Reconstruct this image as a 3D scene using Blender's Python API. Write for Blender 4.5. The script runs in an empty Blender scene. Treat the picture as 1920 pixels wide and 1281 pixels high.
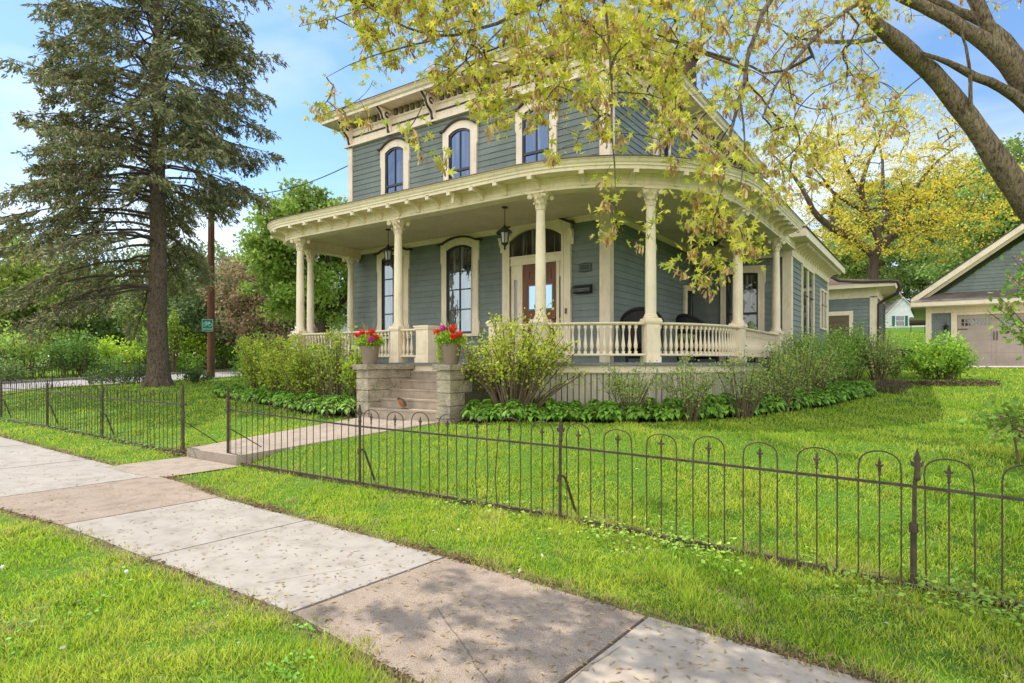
GRASS_N=900000; SPR=1.0; SUNY=.10; SUNEL=57; SUNP=5.0; SKYS=.15; CLOUD=9.0; FILL=1.1
import bpy, math, random
import numpy as np
from mathutils import Matrix, Vector
R=math.radians
rng=np.random.default_rng(7); random.seed(7)
sc=bpy.context.scene; COL=sc.collection
# ---------------------------------------------------------------- camera
F=1145.0; HZ=682.0; TH=R(34.8); CC=math.cos(TH); SS=math.sin(TH)
cam=bpy.data.cameras.new('camera'); cam.lens=36*F/1920; cam.sensor_width=36
cam.shift_y=(HZ-640.5)/1920; cam.clip_end=3000; cam.clip_start=.05
camo=bpy.data.objects.new('camera',cam); COL.objects.link(camo)
camo.rotation_euler=(R(90),0,TH); camo.location=(0,0,0); sc.camera=camo
def at(px,py,d):
    """a point of the place, given as the direction in which one sees it from the pavement and its depth"""
    r=(px-960)/F*d
    return np.array([r*CC-d*SS, r*SS+d*CC, (HZ-py)/F*d])
# ---------------------------------------------------------------- terrain
def sbase(x): return np.interp(x,[-60,-30,-15,-9,-3,0,4,40],[-1.3,-1.3,-1.33,-1.45,-1.45,-1.53,-1.6,-1.7])
def ground(x,y):
    x=np.asarray(x,float); y=np.asarray(y,float)
    s=sbase(x)
    up=np.interp(y,[7.8,12,20,31,33,36,42,60,100,220],[-.92,-.78,-.42,-.1,.1,.65,1.4,3.0,4.6,8])
    up=up+np.clip((-18-x)/6,0,1)*.08
    t=np.clip((y-4.9)/2.9,0,1); t=t*.75+.25*t*t*(3-2*t)
    z=s*(1-t)+up*t
    wl=np.interp(y,[4.85,7.65],[-9.45,-8.62]); wr=np.interp(y,[4.85,7.65],[-8.1,-6.8]); dl=np.maximum(np.maximum(wl-x,x-wr),0); kw=np.exp(-(dl/.55)**2)*np.clip((y-4.95)/.5,0,1)*np.clip((8.1-y)/.3,0,1)
    zw=-1.30+.33*np.clip((y-4.85)/2.81,0,1)-.025; z=z*(1-kw)+zw*kw
    road=-1.02+.044*(np.clip(y,4,60)-10.2)
    k=np.clip((-25.2-x)/2.0,0,1); k=k*k*(3-2*k)
    z=z*(1-k)+np.minimum(road,z+.4)*k
    far=np.clip((-38-x)/8,0,1)
    z=z+far*.35
    return z
def on_ground(px,py):
    d=2.0
    for i in range(4000):
        p=at(px,py,d)
        if p[2]<=ground(p[0],p[1]): return p
        d*=1.003
    return at(px,py,60)
def G(x,y): return float(ground(x,y))
# ---------------------------------------------------------------- materials
MATS={}
def mat(name,base=(.5,.5,.5),rough=.7,build=None,spec=.3,metal=0):
    if name in MATS: return MATS[name]
    m=bpy.data.materials.new(name); m.use_nodes=True; nt=m.node_tree; b=nt.nodes['Principled BSDF']
    b.inputs['Base Color'].default_value=(*base,1); b.inputs['Roughness'].default_value=rough
    b.inputs['Specular IOR Level'].default_value=spec; b.inputs['Metallic'].default_value=metal
    if build: build(nt,b,base)
    MATS[name]=m; return m
def nd(nt,t,**k):
    n=nt.nodes.new(t)
    for a,v in k.items(): setattr(n,a,v)
    return n
def noise(nt,scale,detail=4,rough=.6,stretch=None):
    tc=nd(nt,'ShaderNodeTexCoord'); n=nd(nt,'ShaderNodeTexNoise')
    n.inputs['Scale'].default_value=scale; n.inputs['Detail'].default_value=detail; n.inputs['Roughness'].default_value=rough
    if stretch:
        mp=nd(nt,'ShaderNodeMapping'); mp.inputs['Scale'].default_value=stretch
        nt.links.new(tc.outputs['Object'],mp.inputs[0]); nt.links.new(mp.outputs[0],n.inputs[0])
    else: nt.links.new(tc.outputs['Object'],n.inputs[0])
    return n
def ramp(nt,src,stops):
    r=nd(nt,'ShaderNodeValToRGB'); e=r.color_ramp.elements
    while len(e)<len(stops): e.new(.5)
    for i,(p,c) in enumerate(stops): e[i].position=p; e[i].color=(*c,1)
    nt.links.new(src,r.inputs[0]); return r
def mul(nt,a,b,fac=1,mode='MULTIPLY'):
    m=nd(nt,'ShaderNodeMix',data_type='RGBA',blend_type=mode); m.inputs[0].default_value=fac
    nt.links.new(a,m.inputs[6]); nt.links.new(b,m.inputs[7]); return m.outputs[2]
def bump(nt,b,src,st=.3,dist=.02):
    bp=nd(nt,'ShaderNodeBump'); bp.inputs['Strength'].default_value=st; bp.inputs['Distance'].default_value=dist
    nt.links.new(src,bp.inputs['Height']); nt.links.new(bp.outputs[0],b.inputs['Normal'])
def varied(amount=.15,scale=1.5,fine=40,bst=.15,stretch=None,bd=.01):
    def f(nt,b,base):
        n1=noise(nt,scale,5,.6,stretch); n2=noise(nt,fine,3,.6,stretch)
        lo=tuple(c*(1-amount) for c in base); hi=tuple(min(1,c*(1+amount)) for c in base)
        r1=ramp(nt,n1.outputs[0],[(.3,lo),(.7,hi)])
        r2=ramp(nt,n2.outputs[0],[(.3,(1-amount*.7,)*3),(.7,(1,1,1))])
        nt.links.new(mul(nt,r1.outputs[0],r2.outputs[0]),b.inputs['Base Color'])
        if bst: bump(nt,b,n2.outputs[0],bst,bd)
    return f
def paint_build(nt,b,base):
    n1=noise(nt,1.3,5,.65); n2=noise(nt,9,4,.7,(1,1,.35)); n3=noise(nt,70,2,.5)
    r1=ramp(nt,n1.outputs[0],[(.3,tuple(c*.86 for c in base)),(.7,tuple(c*1.06 for c in base))])
    r2=ramp(nt,n2.outputs[0],[(.33,(.84,.82,.78)),(.5,(1,1,1))])
    nt.links.new(mul(nt,r1.outputs[0],r2.outputs[0],.8),b.inputs['Base Color'])
    bump(nt,b,n3.outputs[0],.08,.004)
def bark_build(nt,b,base):
    n1=noise(nt,2.2,5,.7); n2=noise(nt,34,6,.75,(1,1,.28)); n2.inputs['Distortion'].default_value=.8; n3=noise(nt,9,4,.7)
    r1=ramp(nt,n1.outputs[0],[(.3,tuple(c*.8 for c in base)),(.7,tuple(c*1.25 for c in base))]); r2=ramp(nt,n2.outputs[0],[(.40,(.28,.26,.24)),(.50,(.85,.85,.85)),(.62,(1.25,1.22,1.15))])
    r3=ramp(nt,n3.outputs[0],[(.56,(1,1,1)),(.66,(1.25,1.35,1.1))])
    nt.links.new(mul(nt,mul(nt,r1.outputs[0],r2.outputs[0]),r3.outputs[0]),b.inputs['Base Color']); bump(nt,b,n2.outputs[0],1.0,.06)
cream=mat('cream paint',(.90,.75,.565),.55,paint_build)
creamup=mat('pale pink cream paint',(.90,.745,.62),.55,paint_build)
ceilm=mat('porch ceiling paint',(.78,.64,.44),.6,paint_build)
purple=mat('plum brown paint',(.075,.042,.036),.6,varied(.2))
dent_dark=mat('tan brown paint',(.20,.15,.10),.7,varied(.2))
def siding_build(nt,b,base):
    # each board a slightly different weathering, plus streaks along the boards
    tc=nd(nt,'ShaderNodeTexCoord'); sp=nd(nt,'ShaderNodeSeparateXYZ'); nt.links.new(tc.outputs['Object'],sp.inputs[0])
    mm=nd(nt,'ShaderNodeMath',operation='MULTIPLY'); mm.inputs[1].default_value=1/.145; nt.links.new(sp.outputs[2],mm.inputs[0])
    fl=nd(nt,'ShaderNodeMath',operation='FLOOR'); nt.links.new(mm.outputs[0],fl.inputs[0])
    wn=nd(nt,'ShaderNodeTexWhiteNoise',noise_dimensions='1D'); nt.links.new(fl.outputs[0],wn.inputs['W'])
    rb=ramp(nt,wn.outputs[0],[(0,(.93,.93,.93)),(1,(1.05,1.05,1.04))])
    n1=noise(nt,.8,5,.6); n2=noise(nt,3,4,.7,(1,1,14))
    r1=ramp(nt,n1.outputs[0],[(.3,tuple(c*.86 for c in base)),(.7,tuple(c*1.1 for c in base))])
    r2=ramp(nt,n2.outputs[0],[(.3,(.82,.84,.82)),(.65,(1,1,1))])
    c=mul(nt,r1.outputs[0],r2.outputs[0]); c=mul(nt,c,rb.outputs[0])
    def M_(op,a,b_=None,v=None):
        q=nd(nt,'ShaderNodeMath',operation=op); nt.links.new(a,q.inputs[0])
        if b_ is not None: nt.links.new(b_,q.inputs[1])
        if v is not None: q.inputs[1].default_value=v
        return q.outputs[0]
    u=M_('ADD',sp.outputs[0],sp.outputs[1]); u=M_('ADD',M_('MULTIPLY',u,v=1/3.4),wn.outputs[0]); fr_=M_('FRACT',u); jt=M_('LESS_THAN',fr_,v=.0022)
    rj=ramp(nt,jt,[(0,(1,1,1)),(1,(.35,.35,.35))]); c=mul(nt,c,rj.outputs[0])
    n4=noise(nt,.55,6,.8,(1,1,.5)); r4=ramp(nt,n4.outputs[0],[(.36,(.78,.80,.76)),(.56,(1,1,1))]); c=mul(nt,c,r4.outputs[0])
    nt.links.new(c,b.inputs['Base Color']); bump(nt,b,n2.outputs[0],.1,.004)
siding=mat('slate blue grey siding',(.225,.25,.245),.6,siding_build)
whites=mat('white siding',(.78,.79,.8),.6,siding_build)
def glass(name,tint,mix=.5,rough=.02):
    m=bpy.data.materials.new(name); m.use_nodes=True; nt=m.node_tree; b=nt.nodes['Principled BSDF']
    b.inputs['Base Color'].default_value=(.012,.014,.018,1); b.inputs['Roughness'].default_value=rough
    cn=noise(nt,3,3,.6,(4,4,.25)); cr_=ramp(nt,cn.outputs[0],[(.50,(.012,.014,.018)),(.68,(.24,.235,.22))]); nt.links.new(cr_.outputs[0],b.inputs['Base Color'])
    g=nd(nt,'ShaderNodeBsdfGlossy'); g.inputs['Roughness'].default_value=rough; g.inputs['Color'].default_value=(*tint,1)
    mx=nd(nt,'ShaderNodeMixShader'); mx.inputs[0].default_value=mix
    n=noise(nt,1.6,3,.55); bp=nd(nt,'ShaderNodeBump'); bp.inputs['Strength'].default_value=.7; bp.inputs['Distance'].default_value=.02
    nt.links.new(n.outputs[0],bp.inputs['Height']); nt.links.new(bp.outputs[0],g.inputs['Normal'])
    nt.links.new(b.outputs[0],mx.inputs[1]); nt.links.new(g.outputs[0],mx.inputs[2]); nt.links.new(mx.outputs[0],nt.nodes['Material Output'].inputs[0])
    MATS[name]=m; return m
glass_up=glass('upstairs window glass',(.10,.155,.28),.6)
glass_dn=glass('porch window glass',(.5,.6,.7),.30)
glass_dk=glass('dark glass',(.5,.5,.5),.12)
sash_blue=mat('dark navy sash',(.018,.022,.04),.35,None,.5)
sash_blk=mat('black sash',(.012,.012,.014),.35,None,.5)
doorwood=mat('red brown door wood',(.20,.065,.028),.4,varied(.35,3,30,.1,(6,6,.6)))
stone=mat('tan split face block',(.54,.45,.34),.9,varied(.34,5,26,1.0,None,.06))
mossy=mat('damp mossy block',(.17,.15,.09),.9,varied(.35,3,30,.9,None,.03))
brownstone=mat('brown step stone',(.41,.325,.25),.85,varied(.2,5,90,.5,None,.006))
iron=mat('rusty dark iron',(.075,.048,.032),.65,varied(.5,14,60,.5,None,.004),.5)
blackm=mat('black metal',(.012,.012,.012),.45,None,.5)
wicker=mat('black wicker',(.012,.012,.013),.6,varied(.5,30,120,.9,None,.01),.4)
pot=mat('taupe planter',(.25,.185,.14),.6,varied(.12))
shingle=mat('brown roof shingles',(.15,.10,.07),.95,varied(.35,2,22,.6))
gshingle=mat('grey brown roof shingles',(.16,.135,.12),.95,varied(.35,2,22,.6))
gdoor=mat('taupe garage door paint',(.43,.345,.29),.6,varied(.1,2,12))
gutter=mat('dark brown gutter',(.06,.042,.034),.4,None,.5)
bark=mat('grey brown maple bark',(.32,.235,.16),.95,bark_build)
barks=mat('spruce bark',(.20,.145,.11),.95,bark_build)
barkd=mat('dark bark',(.13,.095,.07),.95,varied(.4,3,30,1.0,(1,1,.3),.03))
twigm=mat('twig bark',(.11,.08,.06),.9,varied(.3,8,40,.3))
stemm=mat('shrub stems',(.17,.12,.075),.9,varied(.3,8,40,.3))
polem=mat('red brown weathered pole',(.20,.085,.05),.9,varied(.35,3,30,.6,(3,3,.3)))
def leafmat(name,trans=.35,rough=.55):
    m=bpy.data.materials.new(name); m.use_nodes=True; nt=m.node_tree; b=nt.nodes['Principled BSDF']
    a=nd(nt,'ShaderNodeAttribute',attribute_name='Col')
    nt.links.new(a.outputs['Color'],b.inputs['Base Color']); b.inputs['Roughness'].default_value=rough; b.inputs['Specular IOR Level'].default_value=.35
    t=nd(nt,'ShaderNodeBsdfTranslucent'); nt.links.new(a.outputs['Color'],t.inputs[0])
    mx=nd(nt,'ShaderNodeMixShader'); mx.inputs[0].default_value=trans
    nt.links.new(b.outputs[0],mx.inputs[1]); nt.links.new(t.outputs[0],mx.inputs[2]); nt.links.new(mx.outputs[0],nt.nodes['Material Output'].inputs[0])
    MATS[name]=m; return m
leafm=leafmat('leaf',.36); grassm=leafmat('grass blades',.45,.5); needlem=leafmat('needles',.12,.7); drym=leafmat('dry seed',.25,.8)
# ---------------------------------------------------------------- mesh building
class MB:
    def __init__(s,M=None): s.v=[]; s.f=[]; s.M=M
    def add(s,vs,fs):
        o=len(s.v)
        if s.M is not None: vs=[tuple(s.M@Vector(v)) for v in vs]
        s.v.extend([tuple(map(float,v)) for v in vs]); s.f.extend([tuple(i+o for i in f) for f in fs]); return s
    def box(s,x0,x1,y0,y1,z0,z1,T=None):
        vs=[(x,y,z) for z in (z0,z1) for y in (y0,y1) for x in (x0,x1)]
        if T is not None: vs=[tuple(T@Vector(v)) for v in vs]
        return s.add(vs,[(0,2,3,1),(4,5,7,6),(0,1,5,4),(2,6,7,3),(0,4,6,2),(1,3,7,5)])
    def lathe(s,prof,cx=0,cy=0,cz=0,seg=16,T=None,cap=True):
        vs=[];fs=[]
        for r,z in prof:
            for k in range(seg):
                a=2*math.pi*k/seg; vs.append((cx+r*math.cos(a),cy+r*math.sin(a),cz+z))
        n=len(prof)
        for i in range(n-1):
            for k in range(seg):
                k2=(k+1)%seg; fs.append((i*seg+k,i*seg+k2,(i+1)*seg+k2,(i+1)*seg+k))
        if cap: fs.append(tuple(range(seg))[::-1]); fs.append(tuple((n-1)*seg+k for k in range(seg)))
        if T is not None: vs=[tuple(T@Vector(v)) for v in vs]
        return s.add(vs,fs)
    def tube(s,pts,rad,seg=6,cap=True):
        pts=[Vector(p) for p in pts]; n=len(pts)
        if not hasattr(rad,'__len__'): rad=[rad]*n
        vs=[];fs=[]; up=Vector((0,0,1))
        prev=None
        for i,p in enumerate(pts):
            t=(pts[min(i+1,n-1)]-pts[max(i-1,0)])
            if t.length<1e-9: t=Vector((0,0,1))
            t.normalize()
            if prev is None:
                a=t.cross(up)
                if a.length<.05: a=t.cross(Vector((1,0,0)))
            else: a=prev-t*prev.dot(t)
            if a.length<1e-6: a=t.cross(Vector((.3,.7,.2)))
            a.normalize(); b=t.cross(a); prev=a
            for k in range(seg):
                g=2*math.pi*k/seg; vs.append(tuple(p+(a*math.cos(g)+b*math.sin(g))*rad[i]))
        for i in range(n-1):
            for k in range(seg):
                k2=(k+1)%seg; fs.append((i*seg+k,i*seg+k2,(i+1)*seg+k2,(i+1)*seg+k))
        if cap: fs.append(tuple(range(seg))[::-1]); fs.append(tuple((n-1)*seg+k for k in range(seg)))
        return s.add(vs,fs)
    def strip(s,A,B,closed=False):
        n=len(A); vs=list(A)+list(B); fs=[(i,i+1,n+i+1,n+i) for i in range(n-1)]
        if closed: fs.append((n-1,0,n,2*n-1))
        return s.add(vs,fs)
    def prism(s,poly,y0,y1):
        """polygon in the x-z plane pushed from y0 to y1"""
        n=len(poly); vs=[(x,y0,z) for x,z in poly]+[(x,y1,z) for x,z in poly]
        return s.add(vs,[tuple(range(n)),tuple(range(n,2*n))[::-1]]+[(i,i+n,(i+1)%n+n,(i+1)%n) for i in range(n)])
    def ring(s,outer,inner,y0,y1):
        """band between two outlines (open at the ends), pushed from y0 to y1"""
        n=len(outer)
        O0=[(x,y0,z) for x,z in outer];I0=[(x,y0,z) for x,z in inner];O1=[(x,y1,z) for x,z in outer];I1=[(x,y1,z) for x,z in inner]
        s.strip(O0,I0); s.strip(O1,I1); s.strip(O0,O1); s.strip(I0,I1)
        for k in (0,n-1): s.add([O0[k],I0[k],I1[k],O1[k]],[(0,1,2,3)])
        return s
WORLD={}
def link(o,parent=None,local=False):
    COL.objects.link(o)
    if parent is not None:
        o.parent=parent
        if not local: o.matrix_parent_inverse=WORLD.get(parent.name,Matrix()).inverted()
    return o
def smooth_by_angle(me,ang=40):
    me.polygons.foreach_set('use_smooth',[True]*len(me.polygons))
    try: me.set_sharp_from_angle(angle=R(ang))
    except Exception: pass
def build(name,mb,m,parent=None,smooth=False,local=False,label=None,cat=None,group=None,kind=None):
    me=bpy.data.meshes.new(name); me.from_pydata(mb.v,[],mb.f); me.materials.append(m)
    if smooth: smooth_by_angle(me)
    me.update()
    o=bpy.data.objects.new(name,me); link(o,parent,local); tag(o,label,cat,group,kind); return o
def tag(o,label=None,cat=None,group=None,kind=None):
    if label: o['label']=label
    if cat: o['category']=cat
    if group: o['group']=group
    if kind: o['kind']=kind
    return o
def thing(name,loc,label,cat,group=None,rz=0):
    o=bpy.data.objects.new(name,None); o.location=tuple(map(float,loc)); o.rotation_euler=(0,0,rz); o.empty_display_size=.2
    COL.objects.link(o); WORLD[o.name]=Matrix.Translation(Vector(tuple(map(float,loc))))@Matrix.Rotation(rz,4,'Z')
    return tag(o,label,cat,group)
def copy_tree(o,parent=None,loc=None,rz=None,label=None,group=None,scale=None):
    c=o.copy(); COL.objects.link(c)
    if parent is not None: c.parent=parent
    if loc is not None: c.location=tuple(map(float,loc))
    if rz is not None: c.rotation_euler=(0,0,rz)
    if scale is not None: c.scale=scale if hasattr(scale,'__len__') else (scale,)*3
    if label: c['label']=label
    if group: c['group']=group
    for ch in list(o.children): copy_tree(ch,c)
    return c
# fast meshes from templates: one leaf, blade or needle shape repeated with its own place, turn, size and colour
def fast_mesh(name,V,FA,C,m,parent=None,local=False,**tg):
    """V (n,3) verts, FA (k,s) faces, C (n,3) colours"""
    me=bpy.data.meshes.new(name); n=len(V); k,s=FA.shape
    me.vertices.add(n); me.vertices.foreach_set('co',V.astype(np.float32).ravel())
    me.loops.add(k*s); me.loops.foreach_set('vertex_index',FA.astype(np.int32).ravel())
    me.polygons.add(k); me.polygons.foreach_set('loop_start',(np.arange(k)*s).astype(np.int32))
    me.update(calc_edges=True)
    if C is not None:
        a=me.color_attributes.new('Col','FLOAT_COLOR','POINT')
        a.data.foreach_set('color',np.concatenate([C,np.ones((n,1))],1).astype(np.float32).ravel())
    me.materials.append(m)
    o=bpy.data.objects.new(name,me); link(o,parent,local); tag(o,**tg); return o
def frames(D,roll=None,up=None):
    """rotation matrices whose y axis is D (n,3)"""
    n=len(D); D=D/np.maximum(np.linalg.norm(D,axis=1,keepdims=True),1e-9)
    U=np.tile([0,0,1.],(n,1)) if up is None else up
    X=np.cross(D,U); l=np.linalg.norm(X,axis=1,keepdims=True); X=np.where(l<1e-3,[[1.,0,0]],X/np.maximum(l,1e-9))
    Z=np.cross(X,D)
    if roll is not None:
        c=np.cos(roll)[:,None]; s=np.sin(roll)[:,None]; X,Z=X*c+Z*s,Z*c-X*s
    return np.stack([X,D,Z],2)
def inst(T,TF,P,Rm,S,C,shade=None):
    n=len(P); k=len(T); S=np.asarray(S,float)
    if S.ndim==1: S=S[:,None]*np.ones((1,3))
    L=T[None]*S[:,None,:]
    V=np.einsum('nij,nkj->nki',Rm,L)+P[:,None,:]
    FA=(TF[None]+(np.arange(n)*k)[:,None,None]).reshape(-1,TF.shape[1])
    CC_=np.repeat(C[:,None,:],k,1)
    if shade is not None: CC_=CC_*shade[None,:,None]
    return V.reshape(-1,3),FA,CC_.reshape(-1,3)
def join(parts):
    o=0;V=[];FA=[];C=[]
    for v,f,c in parts: V.append(v);FA.append(f+o);C.append(c);o+=len(v)
    return np.concatenate(V),np.concatenate(FA),np.concatenate(C)
LEAF=np.array([[0,0,0],[.3,.35,.06],[.22,.75,.02],[0,1,-.08],[-.22,.75,.02],[-.3,.35,.06],[0,.5,-.03]]); LEAFF=np.array([[0,1,6],[1,2,6],[2,3,6],[3,4,6],[4,5,6],[5,0,6]])
DIA=np.array([[0,0,0],[.32,.5,.05],[0,1,0],[-.32,.5,.05]]); DIAF=np.array([[0,1,2],[0,2,3]])
def _maple():
    pts=[]
    for a,r in [(180,.36),(152,.13),(118,.42),(84,.17),(66,.36),(52,.62),(38,.34),(25,.2),(12,.45),(0,.68),(-12,.45),(-25,.2),(-38,.34),(-52,.62),(-66,.36),(-84,.17),(-118,.42),(-152,.13)]:
        a=R(a); x=r*math.sin(a); y=.36+r*math.cos(a); pts.append((x,y,-.22*abs(x)-.12*y*y+.05))
    pts.append((0,.36,.05)); n=len(pts)-1
    return np.array(pts),np.array([[i,(i+1)%n,n] for i in range(n)])
MAPLE,MAPLEF=_maple()
def rc(base,n,v=.2,h=.12):
    """n colours around base: v brightness spread, h hue spread"""
    b=np.asarray(base,float)[None]*np.ones((n,1)); b=b*(1+rng.uniform(-v,v,(n,1))); b=b*(1+rng.uniform(-h,h,(n,3))); return np.clip(b,0,1)
def rdir(n,up=0.0,down=0.0):
    d=rng.normal(size=(n,3)); d/=np.linalg.norm(d,axis=1,keepdims=True); d[:,2]+=up-down; return d/np.linalg.norm(d,axis=1,keepdims=True)
def leaves(P,size,col,v=.25,h=.12,shape='dia',up=.1,sv=.35,pal=None):
    n=len(P); T,TF={'dia':(DIA,DIAF),'leaf':(LEAF,LEAFF),'maple':(MAPLE,MAPLEF)}[shape]
    C=rc(col,n,v,h)
    if pal is not None:
        k=rng.integers(0,len(pal),n); C=np.array(pal)[k]*(1+rng.uniform(-v,v,(n,1)))
    return inst(T,TF,P,frames(rdir(n,up),rng.uniform(0,6.28,n)),size*(1+rng.uniform(-sv,sv,n)),C)
def blob(n,c,r,shell=.55):
    d=rdir(n); rad=(rng.uniform(shell**3,1,n))**(1/3); return np.asarray(c)+d*rad[:,None]*np.asarray(r)
# trees: a skeleton of limbs, then every twig end joined to its nearest neighbour on the growing tree
def resample(pts,step):
    pts=np.array(pts,float); seg=np.linalg.norm(np.diff(pts[:,:3],axis=0),axis=1); s=np.concatenate([[0],np.cumsum(seg)])
    n=max(2,int(s[-1]/step)+1); q=np.linspace(0,s[-1],n)
    # smooth with catmull-like interpolation
    out=np.stack([np.interp(q,s,pts[:,k]) for k in range(pts.shape[1])],1)
    for _ in range(2):
        o2=out.copy(); o2[1:-1]=(out[:-2]+2*out[1:-1]+out[2:])/4; out=o2
    return out
def grow(limbs,targets,droop=.12,step=.5,rtwig=.006,seg=5,order_from=None,wob=.05,cap=.05,kp=1.0):
    """limbs: list of [(x,y,z,r),...]; returns (limb MB, twig MB, end points, directions)"""
    lm=MB(); nodes=[]
    for L in limbs:
        q=resample(L,step*.6)
        q[1:-1,:3]+=rng.normal(0,.006,(len(q)-2,3)); q[1:-1,3]*=1+rng.normal(0,.03,len(q)-2)
        o_=len(lm.v); lm.tube(q[:,:3],q[:,3],12 if q[0,3]>.08 else 6)
        if q[0,3]>.08: lm.v[o_:]=[tuple(c+random.gauss(0,.0035) for c in v) for v in lm.v[o_:]]
        nodes.append(q[max(0,int(len(q)*0.0)):,:3])
    N=np.concatenate(nodes); tw=MB(); ends=[];dirs=[]
    T=np.array(targets,float)
    if len(T)==0: return lm,tw,np.zeros((0,3)),np.zeros((0,3))
    D=np.array([np.min(np.linalg.norm(N-t,axis=1)) for t in T]); order=np.argsort(D)
    NN=np.zeros((len(N)+len(T)*9,3)); NN[:len(N)]=N; cnt=len(N); edges=[]; par={}; load=np.zeros(len(NN))
    for i in order:
        t=T[i]; dd=NN[:cnt]-t; # prefer nodes that are not above-beyond
        dist=np.linalg.norm(dd,axis=1); j=int(np.argmin(dist)); a=NN[j]; L=dist[j]
        if L<1e-3: continue
        mid=(a+t)/2+np.array([0,0,1])*droop*L+rng.normal(0,wob,3)*L
        k=8 if L>.9 else (5 if L>.25 else 3); idx=[j]
        for u in range(1,k+1):
            w=u/k; p=a*(1-w)**2+2*mid*w*(1-w)+t*w*w; NN[cnt]=p; par[cnt]=idx[-1]; idx.append(cnt); cnt+=1
        edges.append(idx); ends.append(t); dirs.append(t-mid)
    load=np.zeros(cnt)
    for e in edges: load[e[-1]]+=1
    for n in range(cnt-1,-1,-1):
        if n in par: load[par[n]]+=load[n]
    for e in edges:
        rad=[min(cap,rtwig*kp*max(1,load[e[1]] if q==0 else load[n_])**.5) for q,n_ in enumerate(e)]
        tw.tube([NN[n_] for n_ in e],rad,3 if max(rad)<.012 else 5,cap=False)
    return lm,tw,np.array(ends),np.array(dirs)
# ---------------------------------------------------------------- the house
YW=11.8; XL=-13.9; XR=-5.7; EXP=.145
def M_front(x,y,z=0): return Matrix.Translation((x,y,z))
def M_right(x,y,z=0): return Matrix.Translation((x,y,z))@Matrix.Rotation(R(90),4,'Z')
def M_left(x,y,z=0): return Matrix.Translation((x,y,z))@Matrix.Rotation(R(-90),4,'Z')
def boards(mb,L,z0,z1,M,clip=None,lap=.021,e=EXP):
    """lapped boards on a wall: local x 0..L, outward -y"""
    k=math.floor(z0/e); 
    while k*e<z1:
        a=max(k*e,z0); b=min((k+1)*e,z1)
        if b-a>.005:
            x0a,x1a=(0,L) if clip is None else clip(a); x0b,x1b=(0,L) if clip is None else clip(b)
            if x1a-x0a>.02:
                vs=[(x0a,-lap,a),(x1a,-lap,a),(x1b,-.003,b),(x0b,-.003,b),(x0a,.01,a),(x1a,.01,a)]
                vs=[tuple(M@Vector(v)) for v in vs]; mb.add(vs,[(0,1,2,3),(4,5,1,0)])
        k+=1
    return mb
house=thing('italianate_house',(-9.8,11.8,-.9),'two-storey slate blue clapboard house with cream trim and a wraparound columned porch','house')
# walls
w=MB(); boards(w,XR-XL,-.9,6.25,M_front(XL,YW)); boards(w,11.7,-.9,6.25,M_right(XR,YW)); boards(w,11.7,-.9,6.25,M_left(XL,YW+11.7))
w.box(XL+.03,XR-.03,YW+.03,23.45,-.95,6.9); build('wall',w,siding,house)
# corner boards
cb=MB(); 
cb.box(XL-.03,XL+.14,YW-.045,YW+.12,3.95,6.22); build('corner_board',cb,creamup,house); cb=MB(); cb.box(XR-.20,XR+.045,YW-.045,YW+.005,3.5,6.22); cb.box(XR-.01,XR+.045,YW+.005,YW+.2,3.5,6.22)
build('corner_board',cb,creamup,house)
cb=MB(); cb.box(XL-.03,XL+.1,YW-.045,YW+.12,-.05,3.2); build('corner_board',cb,cream,house); cb=MB(); cb.box(XR-.20,XR+.045,YW-.045,YW+.005,-.05,3.2); cb.box(XR-.01,XR+.045,YW+.005,YW+.14,-.05,3.2)
build('corner_board',cb,cream,house)
# frieze and cornice round the top
def roundrect(o,z): return [(XL-o,23.5+o,z),(XL-o,YW-o,z),(XR+o,YW-o,z),(XR+o,23.5+o,z)]
def sweep(mb,prof,path):
    P=[path(o,z) for o,z in prof]
    for a,b in zip(P[:-1],P[1:]): mb.strip(a,b)
    return mb
fr=MB(); sweep(fr,[(.0,6.2),(.12,6.2),(.12,6.25),(.05,6.27),(.05,6.62),(.09,6.64),(.09,6.68),(.05,6.69),(.05,6.86)],roundrect); build('frieze',fr,creamup,house)
bd=MB(); sweep(bd,[(.052,6.44),(.066,6.44),(.066,6.485),(.052,6.485)],roundrect); build('frieze_band',bd,purple,house)
co=MB(); sweep(co,[(.05,6.86),(.52,6.86),(.52,6.83),(.57,6.83),(.57,6.90),(.62,6.93),(.66,7.0),(.68,7.0),(.68,7.045)],roundrect); build('cornice',co,creamup,house)
rf=MB(); A=roundrect(.69,7.047); B=[(XL+3.6,20,8.15),(XL+3.6,15.2,8.15),(XR-3.6,15.2,8.15),(XR-3.6,20,8.15)]; rf.strip(A,B,True); rf.add(B,[(0,1,2,3)]); sweep(rf,[(.69,7.047),(.7,7.02),(.685,7.02)],roundrect)
build('roof',rf,shingle,house)
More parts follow.
